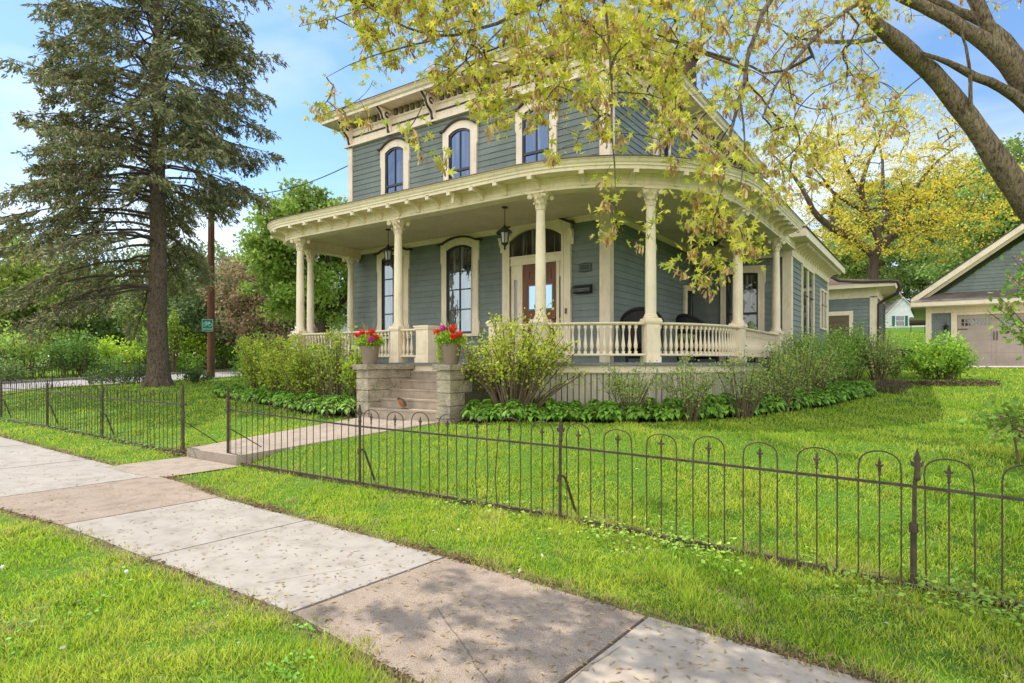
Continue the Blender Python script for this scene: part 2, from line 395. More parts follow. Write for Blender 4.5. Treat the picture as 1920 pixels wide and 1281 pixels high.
# bracket: scrolled silhouette, cream sides with a plum face
def scroll(d,h,n=26):
    pts=[(0,0)]
    for i in range(n+1):
        t=i/n; x=d*(t**1.15)*.97+.034*math.sin(t*math.pi*4.2+.4)*(1-.45*t); z=h*t
        pts.append((-x-.03,z))
    pts.append((0,h)); return pts
def bracket(M,parent,d=.46,h=.60,wd=.13):
    mb=MB(M@Matrix.Rotation(R(90),4,'Z')); poly=[(x,z) for x,z in scroll(d,h)]
    mb.prism(poly,-wd/2,wd/2); b=build('bracket',mb,creamup,parent)
    f=MB(M@Matrix.Rotation(R(90),4,'Z')); out=poly[1:-1]
    A=[(x-.012,-wd*.28,z) for x,z in out]; B=[(x-.012,wd*.28,z) for x,z in out]; f.strip(A,B)
    for yy in (-wd*.28,wd*.28): f.strip([(x-.012,yy,z) for x,z in out],[(x+.01,yy,z) for x,z in out])
    build('bracket_face',f,purple,b)
    g=MB(M@Matrix.Rotation(R(90),4,'Z'))   # drop at the foot and scroll
    g.prism([(-.03,-.05),(-.07,-.05),(-.06,0),(-.03,0)],-wd/2,wd/2)
    build('bracket_drop',g,purple,b)
    for sgn in (-1,1):
        g=MB(M@Matrix.Rotation(R(90),4,'Z')); cx,cz=-d*.42,h*.74
        g.ring([(cx+.085*math.cos(a),cz+.085*math.sin(a)) for a in [k*.4 for k in range(15)]],[(cx+(.06-.0035*k)*math.cos(k*.4),cz+(.06-.0035*k)*math.sin(k*.4)) for k in range(15)],sgn*(wd/2-.004),sgn*(wd/2+.006)); build('bracket_scroll',g,purple,b)
    return b
BZ=6.235; 
xs=[XL+.12+i*(8.2-.24)/5 for i in range(6)]
for x in xs: bracket(Matrix.Translation((x,YW-.05,BZ))@Matrix.Rotation(0,4,'Z'),house)
ys=[YW+.12+i*1.592 for i in range(8)]
for y in ys: bracket(Matrix.Translation((XR+.05,y,BZ))@Matrix.Rotation(R(90),4,'Z'),house)
for y in ys[:3]: bracket(Matrix.Translation((XL-.05,y,BZ))@Matrix.Rotation(R(-90),4,'Z'),house)
dm=MB(); dm.box(-.052,.052,-.075,0,6.705,6.855)
dme=None
def dentils(L,M,br):
    global dme
    n=int(L/.2)
    for i in range(n):
        x=(i+.5)*L/n
        if any(abs(x-b)<.1 for b in br): continue
        if dme is None:
            o=build('dentil',dm,dent_dark,house); dme=o
        else: o=dme.copy(); COL.objects.link(o)
        o.matrix_parent_inverse=Matrix(); o.matrix_basis=WORLD[house.name].inverted()@M@Matrix.Translation((x,0,0))
dentils(8.2,M_front(XL,YW-.05),[x-XL for x in xs]); dentils(11.6,M_right(XR+.05,YW),[y-YW for y in ys])
# ---- windows
def arc(w,zs,zt,n=18): return [( -w+2*w*i/n, zs+(zt-zs)*(1-(abs(-1+2*i/n))**2.2)) for i in range(n+1)]
def window(M,hw,tw,z0,zs,zt,os_,ot,gl,sash,trimm,rail,mun=1,hood=True,sill=True,ears=True,name='window',mid=None):
    """hw pane half width, tw trim, z0 bottom, zs/zt pane spring and crown, os_/ot outer shoulder and crown"""
    n=18; inn=arc(hw,zs,zt,n); ow=hw+tw; out=[(-ow+2*ow*i/n, os_+(ot-os_)*max(0,1-abs((2*i/n-1)/.9)**2.1)) for i in range(n+1)]
    e=.03 if ears else 0; ze=os_-.5; zb=z0+.28
    def sides(pts,w_,ear):
        if ear: L=[(-w_-e,z0),(-w_-e,zb),(-w_,zb+.06),(-w_,ze),(-w_-e,ze+.07)]
        else: L=[(-w_,z0),(-w_,zb),(-w_,zb+.06),(-w_,ze),(-w_,ze+.07)]
        Rr=[(-x,z) for x,z in L][::-1]
        P=[(x*(1+(e/w_ if ear else 0)),z) for x,z in pts]
        return L+P+Rr
    fr=MB(M); fr.ring(sides(out,ow,True),sides(inn,hw,False),-.055,.01)
    # inner bead
    o2=[(x*(1+.02/hw),z) for x,z in sides(inn,hw,False)]; fr.ring(o2,sides(inn,hw,False),-.07,-.02)
    if sill: fr.box(-ow-.05,ow+.05,-.1,.01,z0-.07,z0)
    f=build(name,fr,trimm,house)
    g=MB(M); poly=[(-hw,z0)]+inn+[(hw,z0)]; g.add([(x,-.012,z) for x,z in poly],[tuple(range(len(poly)))]); build('pane',g,gl,f)
    s=MB(M); t=.045; inn2=[(x*(hw-t)/hw,z-t*1.1) for x,z in inn]
    s.ring([(-hw,z0)]+inn+[(hw,z0)],[(-hw+t,z0)]+inn2+[(hw-t,z0)],-.04,-.008)
    s.box(-hw,hw,-.045,-.008,z0,z0+.06)
    if rail: s.box(-hw,hw,-.045,-.008,rail-.03,rail+.03)
    if mun:
        s.box(-.014,.014,-.034,-.008,z0,zt-.05)
    if mid:
        for zz in mid: s.box(-hw,hw,-.034,-.008,zz-.014,zz+.014)
    build('sash',s,sash,f)
    if hood:
        h=MB(M); oo=sides(out,ow,True)[5:-5]; a=[(oo[0][0]-.07,oo[0][1]-.005)]+oo+[(oo[-1][0]+.07,oo[-1][1]-.005)]
        b=[(x,z+.045) for x,z in a]; h.ring(b,a,-.11,0); build('hood',h,purple,f)
    return f
for i,(x,hw) in enumerate([(-12.03,.345),(-9.75,.35),(-7.5,.365)]):
    window(M_front(x,YW-.012),hw,.175,3.9,5.74,5.85,5.86,6.05,glass_up,sash_blue,creamup,4.83)
for x in (-12.1,-9.76):
    window(M_front(x,YW-.012),.41,.175,.74,2.85,2.95,3.0,3.13,glass_dn,sash_blk,cream,0,1,mid=(1.35,1.85,2.3))
for y in (14.75,18.6):
    window(M_right(XR+.012,y),.345,.175,3.9,5.74,5.85,5.86,6.05,glass_up,sash_blue,creamup,4.83)
window(M_left(XL-.012,15.2),.345,.175,3.9,5.74,5.85,5.86,6.05,glass_up,sash_blue,creamup,4.83)
# ---- front door with its arched surround
M=M_front(-7.51,YW-.012); ds=MB(M); n=18
inn=arc(.70,2.86,3.08,n); out=[(-.92+1.84*i/n,3.08+.25*max(0,1-abs((2*i/n-1)/.97)**2.1)) for i in range(n+1)]
ds.ring([(-.92,.03)]+out+[(.92,.03)],[(-.70,.03)]+inn+[(.70,.03)],-.07,.01)
ds.ring([(-.75,.03)]+[(x*1.07,z+.04) for x,z in inn]+[(.75,.03)],[(-.70,.03)]+inn+[(.70,.03)],-.09,-.02)
ds.box(-.70,.70,-.05,-.006,2.30,2.49); ds.box(-.72,.72,-.075,-.05,2.44,2.49); ds.box(-.72,.72,-.07,-.05,2.28,2.32)
ds.box(-.70,-.60,-.03,-.006,.03,2.3); ds.box(-.50,-.36,-.045,-.006,.03,2.3); ds.box(.55,.62,-.045,-.006,.03,2.3); ds.box(.66,.70,-.03,-.006,.03,2.3)
ds.box(-.60,-.50,-.03,-.006,.03,.6); ds.box(-.60,-.50,-.03,-.006,1.95,2.3); ds.box(.62,.66,-.03,-.006,.03,.6); ds.box(.62,.66,-.03,-.006,1.95,2.3)
surround=build('door_surround',ds,cream,house)
g=MB(M); poly=[(-.70,2.49)]+inn+[(.70,2.49)]; g.add([(x,-.012,z) for x,z in poly],[tuple(range(len(poly)))]); build('transom_pane',g,glass_dk,surround)
g=MB(M); g.add([(-.60,-.012,.6),(-.50,-.012,.6),(-.50,-.012,1.95),(-.60,-.012,1.95)],[(0,1,2,3)]); g.add([(.62,-.012,.6),(.66,-.012,.6),(.66,-.012,1.95),(.62,-.012,1.95)],[(0,1,2,3)]); build('sidelight_pane',g,glass_dk,surround)
h=MB(M); a=[(-1.02,3.06)]+out+[(1.02,3.06)]; h.ring([(x,z+.05) for x,z in a],a,-.16,0); build('hood',h,purple,surround)
for sx in (-1,1):
    b=MB(M@Matrix.Translation((sx*.95,-.02,2.62))@Matrix.Rotation(R(90),4,'Z')); b.prism([(x*.45,z*.55) for x,z in scroll(.3,.6)],-.035,.035); build('hood_bracket',b,cream,surround)
dr=MB(M); dr.box(-.36,.55,-.035,-.005,.03,2.28); door=build('door',dr,doorwood,house)
dw=MB(M); dw.box(-.19,.46,-.045,-.03,1.22,1.80); build('door_window_frame',dw,mat('steel blue frame',(.18,.24,.28),.4),door)
dw=MB(M); dw.add([(-.165,-.048,1.25),(.435,-.048,1.25),(.435,-.048,1.77),(-.165,-.048,1.77)],[(0,1,2,3)]); build('pane',dw,glass('door glass',(.42,.62,.9),.5),door)
dh=MB(M); dh.lathe([(.0,0),(.03,.01),(.035,.03),(.02,.05),(0,.055)],0,0,0,10,Matrix.Translation((.49,-.04,1.02))@Matrix.Rotation(R(90),4,'X')); build('knob',dh,mat('brass',(.45,.3,.1),.3,None,.5,1),door,True)
pn=MB(M)
for z0_,z1_ in ((.25,.95),(1.9,2.15)):
    pn.ring([(-.22,z0_),(-.22,z1_),(.42,z1_),(.42,z0_),(-.22,z0_)],[(-.17,z0_+.05),(-.17,z1_-.05),(.37,z1_-.05),(.37,z0_+.05),(-.17,z0_+.05)],-.046,-.03)
build('door_panel',pn,doorwood,door)
db=MB(); db.box(-6.72,-6.67,YW-.1,YW-.08,1.1,1.22); build('doorbell',db,dent_dark,house)
# ---- porch geometry
def porch_path(o,z,y_end=17.15,y_st=11.75,na=14,nb=22):
    P=[(-13.5-o,y_st,z),(-13.5-o,10.15,z)]
    for i in range(1,na): a=math.pi+i/na*math.pi/2; P.append((-12.35+(1.15+o)*math.cos(a),10.15+(1.15+o)*math.sin(a),z))
    P+=[(-12.35,9.0-o,z)]+[(-12.35+k*(6.32/8),9.0-o,z) for k in range(1,8)]+[(-6.03,9.0-o,z)]
    for i in range(1,nb): a=-math.pi/2+i/nb*math.pi/2; P.append((-6.03+(2.9+o)*math.cos(a),11.9+(2.9+o)*math.sin(a),z))
    P+=[(-3.13+o,11.9,z)]+[(-3.13+o,11.9+k*(y_end-11.9)/6,z) for k in range(1,7)]
    return P
def inward(P,z,m=.0): return [(min(max(x,XL),XR+m) , max(y,YW) if y<YW else y,z) for x,y,_ in P]
def clampwall(P,z):
    out=[]
    for x,y,_ in P:
        out.append((min(max(x,XL),XR),max(y,YW),z) if y<YW else ((XR,y,z) if x>XR else (XL,y,z)))
    return out
bm=MB(); sweep(bm,[(-.13,3.2),(-.13,2.95),(.13,2.95),(.13,3.0),(.14,3.005),(.14,3.06),(.13,3.065),(.13,3.13),(.16,3.14),(.16,3.17),(.0,3.17)],porch_path); build('porch_beam',bm,cream,house)
YE=15.9
ev=MB(); pe=lambda o,z: porch_path(o,z,YE)
sweep(ev,[(.13,3.17),(.43,3.17),(.43,3.15),(.47,3.15),(.47,3.2),(.49,3.21),(.49,3.24),(.51,3.26),(.53,3.3),(.55,3.31),(.55,3.34)],pe)
ev.add([pe(o,z)[-1] for o,z in [(-.1,3.17),(.43,3.17),(.43,3.15),(.47,3.15),(.47,3.2),(.49,3.24),(.53,3.3),(.55,3.34),(-.1,3.45)]],[tuple(range(9))])
build('porch_eave',ev,cream,house)
rf=MB(); A=pe(.56,3.342); B=clampwall(A,3.85); rf.strip(A,B); rf.strip(pe(.57,3.325),A); rf.strip(pe(.57,3.325),pe(.545,3.325)); rf.add([A[-1],B[-1],(XR,YE,3.2),(A[-1][0],YE,3.32)],[(0,1,2,3)]); build('porch_roof',rf,shingle,house)
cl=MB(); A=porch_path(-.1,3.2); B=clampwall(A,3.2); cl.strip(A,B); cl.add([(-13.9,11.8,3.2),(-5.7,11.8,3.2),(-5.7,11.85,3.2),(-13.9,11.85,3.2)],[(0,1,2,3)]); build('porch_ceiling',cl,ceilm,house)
ct=MB(); ct.box(XL,XR-.0,YW-.05,YW-.022,3.08,3.199); ct.box(XR+.022,XR+.05,YW+.05,17.1,3.08,3.199); ct.box(XL,XR+.09,YW-.09,YW-.05,3.16,3.198); build('ceiling_trim',ct,cream,house)
fl=MB(); A=porch_path(.2,.02,17.15); B=clampwall(A,.02); fl.strip(A,B); fl.strip(A,porch_path(.2,-.03)); fl.strip(porch_path(.2,-.03),porch_path(.14,-.03)); build('porch_floor',fl,mat('grey porch floor paint',(.20,.21,.20),.6,varied(.15,3,30,.1,(1,12,1))),house)
sk=MB(); sweep(sk,[(.14,-.03),(.14,-.15),(.12,-.16),(.12,-.165),(.10,-.165)],porch_path); build('porch_skirt',sk,cream,house)
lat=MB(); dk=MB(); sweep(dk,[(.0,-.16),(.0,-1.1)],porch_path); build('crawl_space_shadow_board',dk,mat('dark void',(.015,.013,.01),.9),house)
# vertical slats round the base
def along(P,step):
    P=np.array(P); s=np.concatenate([[0],np.cumsum(np.linalg.norm(np.diff(P,axis=0),axis=1))]); n=int(s[-1]/step)
    q=(np.arange(n)+.5)*s[-1]/n; pts=np.stack([np.interp(q,s,P[:,k]) for k in range(3)],1); q2=q+.02
    t=np.stack([np.interp(np.minimum(q+.03,s[-1]),s,P[:,k])-np.interp(q-.03,s,P[:,k]) for k in range(3)],1); t/=np.linalg.norm(t,axis=1,keepdims=True)
    return pts,t,q
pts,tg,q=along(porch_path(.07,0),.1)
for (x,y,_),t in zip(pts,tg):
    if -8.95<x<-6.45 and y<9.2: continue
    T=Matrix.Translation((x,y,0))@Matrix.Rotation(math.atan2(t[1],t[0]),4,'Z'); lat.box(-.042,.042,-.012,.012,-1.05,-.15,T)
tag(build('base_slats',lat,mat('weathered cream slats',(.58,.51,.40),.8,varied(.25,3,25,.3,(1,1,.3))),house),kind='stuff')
lr=MB()
for x,y in ((-6.03,8.9),(-4.0,9.72),(-3.2,11.0),(-3.02,12.3),(-3.02,15.5),(-10.7,8.9),(-12.35,8.9)):
    t=(1,0) if y<9 else ((.7,.7) if x<-3.5 else (0.05,1)); T=Matrix.Translation((x,y,0))@Matrix.Rotation(math.atan2(t[1],t[0]),4,'Z'); lr=MB(); lr.box(-.13,.13,-.03,.03,-1.05,-.165,T); build('base_post',lr,mat('weathered cream slats'),house)
# ---- columns (template in local coordinates, shaft + capital + base + pedestal)
COLS=[(-13.45,11.45,0),(-13.5,10.15,0),(-12.35,9.0,0),(-9.11,9.0,0),(-5.65,9.0,0),(-3.98,9.85,R(45)),(-3.13,12.1,R(90)),(-3.13,15.5,R(90))]
sh=MB(); sh.lathe([(.094,.80),(.0945,1.2),(.091,1.7),(.084,2.2),(.074,2.66)],seg=28); col0=build('porch_column',sh,cream,None,True)
col0.parent=house
ba=MB(); ba.lathe([(.12,.765),(.128,.78),(.12,.80),(.105,.805),(.112,.82),(.1,.835),(.094,.85)],seg=28); ba.box(-.135,.135,-.135,.135,.735,.766); bo=build('column_base',ba,cream,col0,True,True)
cp=MB(); cp.lathe([(.074,2.655),(.09,2.665),(.09,2.68),(.076,2.69),(.08,2.75),(.095,2.82),(.13,2.88),(.165,2.925)],seg=24,cap=False)
cp.box(-.175,.175,-.175,.175,2.925,2.953)
for k in range(8):
    a=2*math.pi*k/8+R(22.5); ca,sa=math.cos(a),math.sin(a)
    for r0,zz,wd in ((.082,2.69,.036),(.092,2.77,.036)):
        a2=a+(0 if zz<2.75 else R(22.5)); ca2,sa2=math.cos(a2),math.sin(a2)
        P=[(r0,zz),(r0+.012,zz+.05),(r0+.04,zz+.095),(r0+.062,zz+.085),(r0+.058,zz+.06)]
        Lf=[(ca2*r-sa2*wd*(1-i*.15),sa2*r+ca2*wd*(1-i*.15),z) for i,(r,z) in enumerate(P)]; Rt=[(ca2*r+sa2*wd*(1-i*.15),sa2*r-ca2*wd*(1-i*.15),z) for i,(r,z) in enumerate(P)]
        cp.strip(Lf,Rt)
for k in range(4):
    a=math.pi/4+k*math.pi/2; T=Matrix.Rotation(a,4,'Z')@Matrix.Translation((.19,0,2.885))@Matrix.Rotation(R(90),4,'X'); cp.lathe([(.012,-.035),(.042,-.033),(.034,-.02),(.034,.02),(.042,.033),(.012,.035)],seg=14,T=T)
    cp.tube([tuple(Matrix.Rotation(a,4,'Z')@Vector(p)) for p in [(.08,0,2.8),(.1,0,2.87),(.135,0,2.925),(.18,0,2.92)]],.016,6)
build('capital',cp,cream,col0,False,True)
pd=MB(); pd.box(-.115,.115,-.115,.115,.02,.70); pd.box(-.15,.15,-.15,.15,.70,.735); pd.box(-.135,.135,-.135,.135,.675,.70); pd.box(-.135,.135,-.135,.135,.02,.12)
for k in range(4): pd.add([tuple(Matrix.Rotation(k*math.pi/2,4,'Z')@Vector(v)) for v in [(-.075,-.121,.2),(.075,-.121,.2),(.075,-.121,.62),(-.075,-.121,.62),(-.075,-.1,.2),(.075,-.1,.2),(.075,-.1,.62),(-.075,-.1,.62)]],[(0,1,2,3),(0,4,5,1),(1,5,6,2),(2,6,7,3),(3,7,4,0)])
build('pedestal',pd,cream,col0,False,True)
def place_in_house(o,M): o.matrix_parent_inverse=Matrix(); o.matrix_basis=WORLD[house.name].inverted()@M
for i,(x,y,rz) in enumerate(COLS):
    o=col0 if i==0 else copy_tree(col0,house); place_in_house(o,Matrix.Translation((x,y,0))@Matrix.Rotation(rz,4,'Z'))
# newel posts at the stair
for x in (-8.3,-6.5):
    nw=MB(); nw.box(x-.16,x+.16,8.84,9.16,.02,.68); nw.box(x-.2,x+.2,8.8,9.2,.72,.75); nw.box(x-.185,x+.185,8.815,9.185,.68,.72); nw.box(x-.18,x+.18,8.82,9.18,.02,.12)
    nw.box(x-.11,x+.11,8.832,8.85,.2,.6); build('newel_post',nw,cream,house)
# railings: sections, each with its balusters as sub-parts
balp=[(.024,.17),(.024,.21),(.014,.215),(.02,.24),(.034,.29),(.033,.33),(.022,.40),(.013,.50),(.012,.55),(.02,.565),(.014,.575),(.024,.60),(.024,.655)]
bal0=None
def rail_section(P,skip=.16):
    global bal0
    P=np.array(P); n=len(P); T=np.gradient(P,axis=0); T/=np.linalg.norm(T,axis=1,keepdims=True); Nn=np.stack([T[:,1],-T[:,0]],1)
    def off(o,z): return [(P[i,0]+Nn[i,0]*o,P[i,1]+Nn[i,1]*o,z) for i in range(n)]
    mb=MB()
    for prof in ([(-.045,.655),(-.075,.675),(-.075,.70),(.075,.70),(.075,.675),(.045,.655),(-.045,.655)],[(-.04,.13),(-.055,.14),(-.055,.17),(.055,.17),(.055,.14),(.04,.13),(-.04,.13)]):
        Q=[off(o,z) for o,z in prof]
        for a,b in zip(Q[:-1],Q[1:]): mb.strip(a,b)
    r=build('railing',mb,cream,house)
    pts,tg,q=along(np.concatenate([P,np.zeros((n,1))],1),.104); L=q[-1]
    for (x,y,_),t,qq in zip(pts,tg,q):
        if qq<skip or qq>L-skip+.05: continue
        if bal0 is None:
            b=MB(); b.lathe(balp,seg=9); b.box(-.024,.024,-.024,.024,.17,.215); b.box(-.024,.024,-.024,.024,.60,.655); o=build('baluster',b,cream,r,True,True); bal0=o
        else: o=bal0.copy(); COL.objects.link(o); o.parent=r
        o.matrix_parent_inverse=WORLD[house.name].inverted()@WORLD[house.name]
        o.matrix_basis=Matrix.Translation((x,y,0))@Matrix.Rotation(math.atan2(t[1],t[0]),4,'Z')
PP=[p[:2] for p in porch_path(0,0,15.5,11.45)]
def sub(a,b):
    # part of the porch line between two of its points
    P=np.array(PP); s=np.concatenate([[0],np.cumsum(np.linalg.norm(np.diff(P,axis=0),axis=1))])
    ia=np.argmin(np.linalg.norm(P-np.array(a),axis=1)); ib=np.argmin(np.linalg.norm(P-np.array(b),axis=1))
    return [a]+[tuple(p) for p in P[ia+1:ib]]+[b]
def lerp(a,b,n=4): return [(a[0]+(b[0]-a[0])*i/n,a[1]+(b[1]-a[1])*i/n) for i in range(n+1)]
rail_section(lerp((-13.5,11.45),(-13.5,10.15)))
rail_section([(-12.35+1.15*math.cos(math.pi+i/10*math.pi/2),10.15+1.15*math.sin(math.pi+i/10*math.pi/2)) for i in range(11)])
rail_section(lerp((-12.35,9),(-9.11,9))); rail_section(lerp((-9.11,9),(-8.46,9))); rail_section(lerp((-6.34,9),(-5.65,9)))
def arcp(a0,a1,n=12): return [(-6.03+2.9*math.cos(R(a0+(a1-a0)*i/n)),11.9+2.9*math.sin(R(a0+(a1-a0)*i/n))) for i in range(n+1)]
rail_section([(-5.65,9.0)]+arcp(-82,-45)); rail_section(arcp(-45,0)+[(-3.13,12.1)]); rail_section(lerp((-3.13,12.1),(-3.13,15.5)))
# eave brackets under the porch roof
pb=MB(); poly=[(0,2.99+.0),(-.03,2.99),(-.06,3.03),(-.13,3.08),(-.22,3.10),(-.24,3.115),(-.34,3.115),(-.34,3.17),(0,3.17)]
pb.prism(poly,-.035,.035); pb.box(-.36,-.30,-.04,.04,3.085,3.15); pb0=None
def porch_bracket(M):
    global pb0
    if pb0 is None: o=build('eave_bracket',pb,cream,house); pb0=o
    else: o=pb0.copy(); COL.objects.link(o)
    place_in_house(o,M@Matrix.Rotation(R(90),4,'Z'))
P3=pe(.13,0); pts,tg,q=along([P3[0],P3[1]],.52)
def brk(P,step):
    pts,tg,q=along(P,step)
    for (x,y,_),t in zip(pts,tg): porch_bracket(Matrix.Translation((x,y,0))@Matrix.Rotation(math.atan2(t[1],t[0]),4,'Z'))
brk([P3[0],P3[1]],.5); brk(P3[1:16],.55); brk([P3[15],P3[23]],.49); brk(P3[23:46],.75); brk(P3[45:],.5)
# short drain pipe under the front eave
dp=MB(); dp.tube([(-7.32,8.62,3.15),(-7.32,8.62,2.95)],.025,10); build('drain_pipe',dp,cream,house)
# ---- stairs and stone piers
for k in range(5):
    zt=.02-.165*(5-k); y0=7.7+.27*k
    s=MB(); s.box(-8.53,-6.885,y0,9.1,zt-.17 if k else -1.1,zt-.0); s.box(-8.53,-6.885,y0-.02,y0+.05,zt-.03,zt+.004); build('step',s,brownstone,house)
for x0,x1 in ((-8.86,-8.53),(-6.885,-6.56)):
    s=MB(); s2=MB(); rows=[(-1.1,-.92),(-.915,-.705),(-.7,-.49),(-.485,-.275),(-.27,-.11)]
    for i,(a,b) in enumerate(rows):
        j=rng.uniform(-.008,.008); cuts=[7.65,8.05+.2*(i%2),8.55+.15*(i%2),8.98]
        for c0,c1 in zip(cuts[:-1],cuts[1:]): (s2 if (x0>-8 and c0>7.9) else s).box(x0+.012+j,x1-.012+j,c0+(.0 if c0>7.65 else .012)+.007,c1-.007,a+.004,b-.006)
    s.box(x0+.04,x1-.04,7.70,8.9,-1.1,-.11)
    p=build('stair_pier',s,stone,house)
    if s2.v: build('mossy_blocks',s2,mossy,p)
    c=MB(); c.box(x0-.03,x1+.03,7.61,8.35,-.108,-.012); c.box(x0-.03,x1+.03,8.356,8.98,-.108,-.014); build('pier_cap',c,stone,p)
# ---- side door and wing
window(M_right(XR+.012,16.9),.36,.13,.03,2.0,2.03,2.15,2.18,glass_dk,sash_blk,cream,1.1,0,False,False,False,'side_door')
WX=-3.13; WY=17.2
w=MB(); boards(w,WX-XR,-.6,2.86,M_front(XR,WY)); boards(w,6.6,-.6,2.86,M_right(WX,WY)); w.box(XR,WX-.03,WY+.03,WY+6.55,-.7,3.2); build('wing_wall',w,siding,house)
t=MB(); t.box(WX-.18,WX+.04,WY-.045,WY+.0,-.5,2.86); t.box(WX-.01,WX+.04,WY,WY+.17,-.5,2.86); t.box(WX-.01,WX+.04,WY+6.45,WY+6.6,-.5,2.86)
t.box(XR,WX+.06,WY-.06,WY-.0,2.8,3.16); t.box(WX-.0,WX+.06,WY-.0,WY+6.62,2.8,3.16); build('wing_trim',t,cream,house)
e=MB(); e.box(XR,WX+.45,16.45,WY+7.0,3.16,3.20); e.box(XR,WX+.50,16.40,16.46,3.14,3.36); e.box(WX+.44,WX+.5,16.46,WY+7.05,3.14,3.36); build('wing_eave',e,cream,house)
r=MB(); r.add([(XR,16.38,3.38),(WX+.53,16.38,3.37),(WX+.53,WY+7.1,3.37),(XR,WY+7.1,3.8),(XR,16.38,3.8),(WX+.53,16.38,3.34),(WX+.53,WY+7.1,3.34)],[(4,0,1),(4,1,2,3),(1,5,6,2),(0,5,1)]); build('wing_roof',r,shingle,house)
for y in np.arange(WY+.2,WY+6.6,.42): porch_bracket(Matrix.Translation((WX+.06,float(y),-.02))@Matrix.Rotation(R(90),4,'Z'))
window(M_front(-4.33,WY-.012),.42,.15,.05,2.42,2.45,2.62,2.64,glass_dk,sash_blk,cream,1.35,0,False,False,True)
def plain_window(M,hw,z0,z1,gl,tm,parent,lites=2,name='window'):
    f=MB(M); f.ring([(-hw-.06,z0-.05),(-hw-.06,z1+.06),(hw+.06,z1+.06),(hw+.06,z0-.05),(-hw-.06,z0-.05)],[(-hw,z0),(-hw,z1),(hw,z1),(hw,z0),(-hw,z0)],-.05,.0)
    for k in range(1,lites): x=-hw+2*hw*k/lites; f.box(x-.03,x+.03,-.045,0,z0,z1)
    o=build(name,f,tm,parent); g=MB(M); g.add([(-hw,-.012,z0),(hw,-.012,z0),(hw,-.012,z1),(-hw,-.012,z1)],[(0,1,2,3)]); build('pane',g,gl,o)
    r=MB(M)
    for k in range(lites): a=-hw+2*hw*k/lites; r.box(a+.03,a+2*hw/lites-.03,-.03,-.013,z0+(z1-z0)*.62,z0+(z1-z0)*.62+.03)
    build('sash_rail',r,sash_blk,o); return o
plain_window(M_right(WX+.012,19.7),.95,.66,2.74,glass('wing window glass',(.6,.68,.72),.3),cream,house,2)
plain_window(M_right(WX+.012,22.7),.6,1.18,2.4,glass_dn,cream,house,2)
# rear extension
w=MB(); RY=28.; RX=-1.95
boards(w,6,-.4,2.66,M_front(RX-6,RY)); boards(w,5,-.4,2.66,M_right(RX,RY)); w.box(RX-6,RX-.03,RY+.03,RY+5,-.4,2.9); w.box(-8,-4.2,23.4,28.1,-.4,2.9); build('rear_wall',w,siding,house)
t=MB(); t.box(RX-.22,RX+.03,RY-.04,RY,-.4,2.66); t.box(RX-.01,RX+.03,RY,RY+.2,-.4,2.66); t.box(RX-6,RX+.04,RY-.04,RY-.001,2.62,3.0); t.box(RX,RX+.04,RY,RY+5,2.62,3.0); build('rear_trim',t,cream,house)
e=MB(); e.box(RX-6.2,RX+.6,RY-.5,RY+5.3,3.0,3.04); e.box(RX-6.2,RX+.65,RY-.55,RY-.5,2.98,3.16); e.box(RX+.6,RX+.65,RY-.5,RY+5.3,2.98,3.16); build('rear_eave',e,cream,house)
r=MB(); r.add([(RX-6.2,RY-.57,3.165),(RX+.67,RY-.57,3.165),(RX+.67,RY+5.3,3.165),(RX-6.2,RY+5.3,3.165),(RX-3,RY+2.2,3.9)],[(0,1,4),(1,2,4),(2,3,4),(3,0,4)]); build('rear_roof',r,shingle,house)
gt=MB(); gt.tube([(-4.6,25.0,3.75),(-4.0,25.6,3.72),(-3.6,26.6,3.55),(-3.2,27.35,3.3),(-2.4,27.42,3.2),(RX+.55,27.4,3.16),(RX+.75,27.45,3.12),(RX+.8,27.5,2.95),(RX+.72,27.65,2.7),(RX+.3,27.85,2.5),(RX+.1,27.95,2.35),(RX+.08,27.95,-.2)],.065,8); build('gutter_downspout',gt,gutter,house,True)
dr=MB(M_front(-3.3,RY-.01)); dr.ring([(-.55,-.1),(-.55,2.12),(.55,2.12),(.55,-.1)],[(-.41,-.1),(-.41,1.95),(.41,1.95),(.41,-.1)],-.05,.02); bo=build('rear_door',dr,cream,house)
dr=MB(M_front(-3.3,RY-.01)); dr.box(-.41,.41,-.02,.01,-.1,1.95); dr.ring([(-.28,.9),(-.28,1.75),(.28,1.75),(.28,.9),(-.28,.9)],[(-.23,.95),(-.23,1.7),(.23,1.7),(.23,.95),(-.23,.95)],-.035,-.02); build('door_leaf',dr,mat('olive tan door paint',(.16,.125,.075),.6,varied(.1)),bo)
# chimney
c=MB(); c.box(-6.6,-6.1,18.3,18.8,7.0,9.35); c.box(-6.66,-6.04,18.24,18.86,9.35,9.45); c.box(-6.62,-6.08,18.28,18.82,9.45,9.6); build('chimney',c,mat('dark brick',(.10,.055,.045),.9,varied(.35,5,20,.5)),house)
# ---------------------------------------------------------------- the setting
lawn_m=mat('lawn soil and thatch',(.06,.12,.02),.95)
def lawn_build():
    nt=lawn_m.node_tree; b=nt.nodes['Principled BSDF']; a=nd(nt,'ShaderNodeAttribute',attribute_name='Col'); n=noise(nt,30,4,.7); r=ramp(nt,n.outputs[0],[(.3,(.6,.6,.6)),(.7,(1.2,1.2,1.2))])
    nt.links.new(mul(nt,a.outputs['Color'],r.outputs[0]),b.inputs['Base Color']); bump(nt,b,n.outputs[0],.6,.02); b.inputs['Specular IOR Level'].default_value=.1
lawn_build()
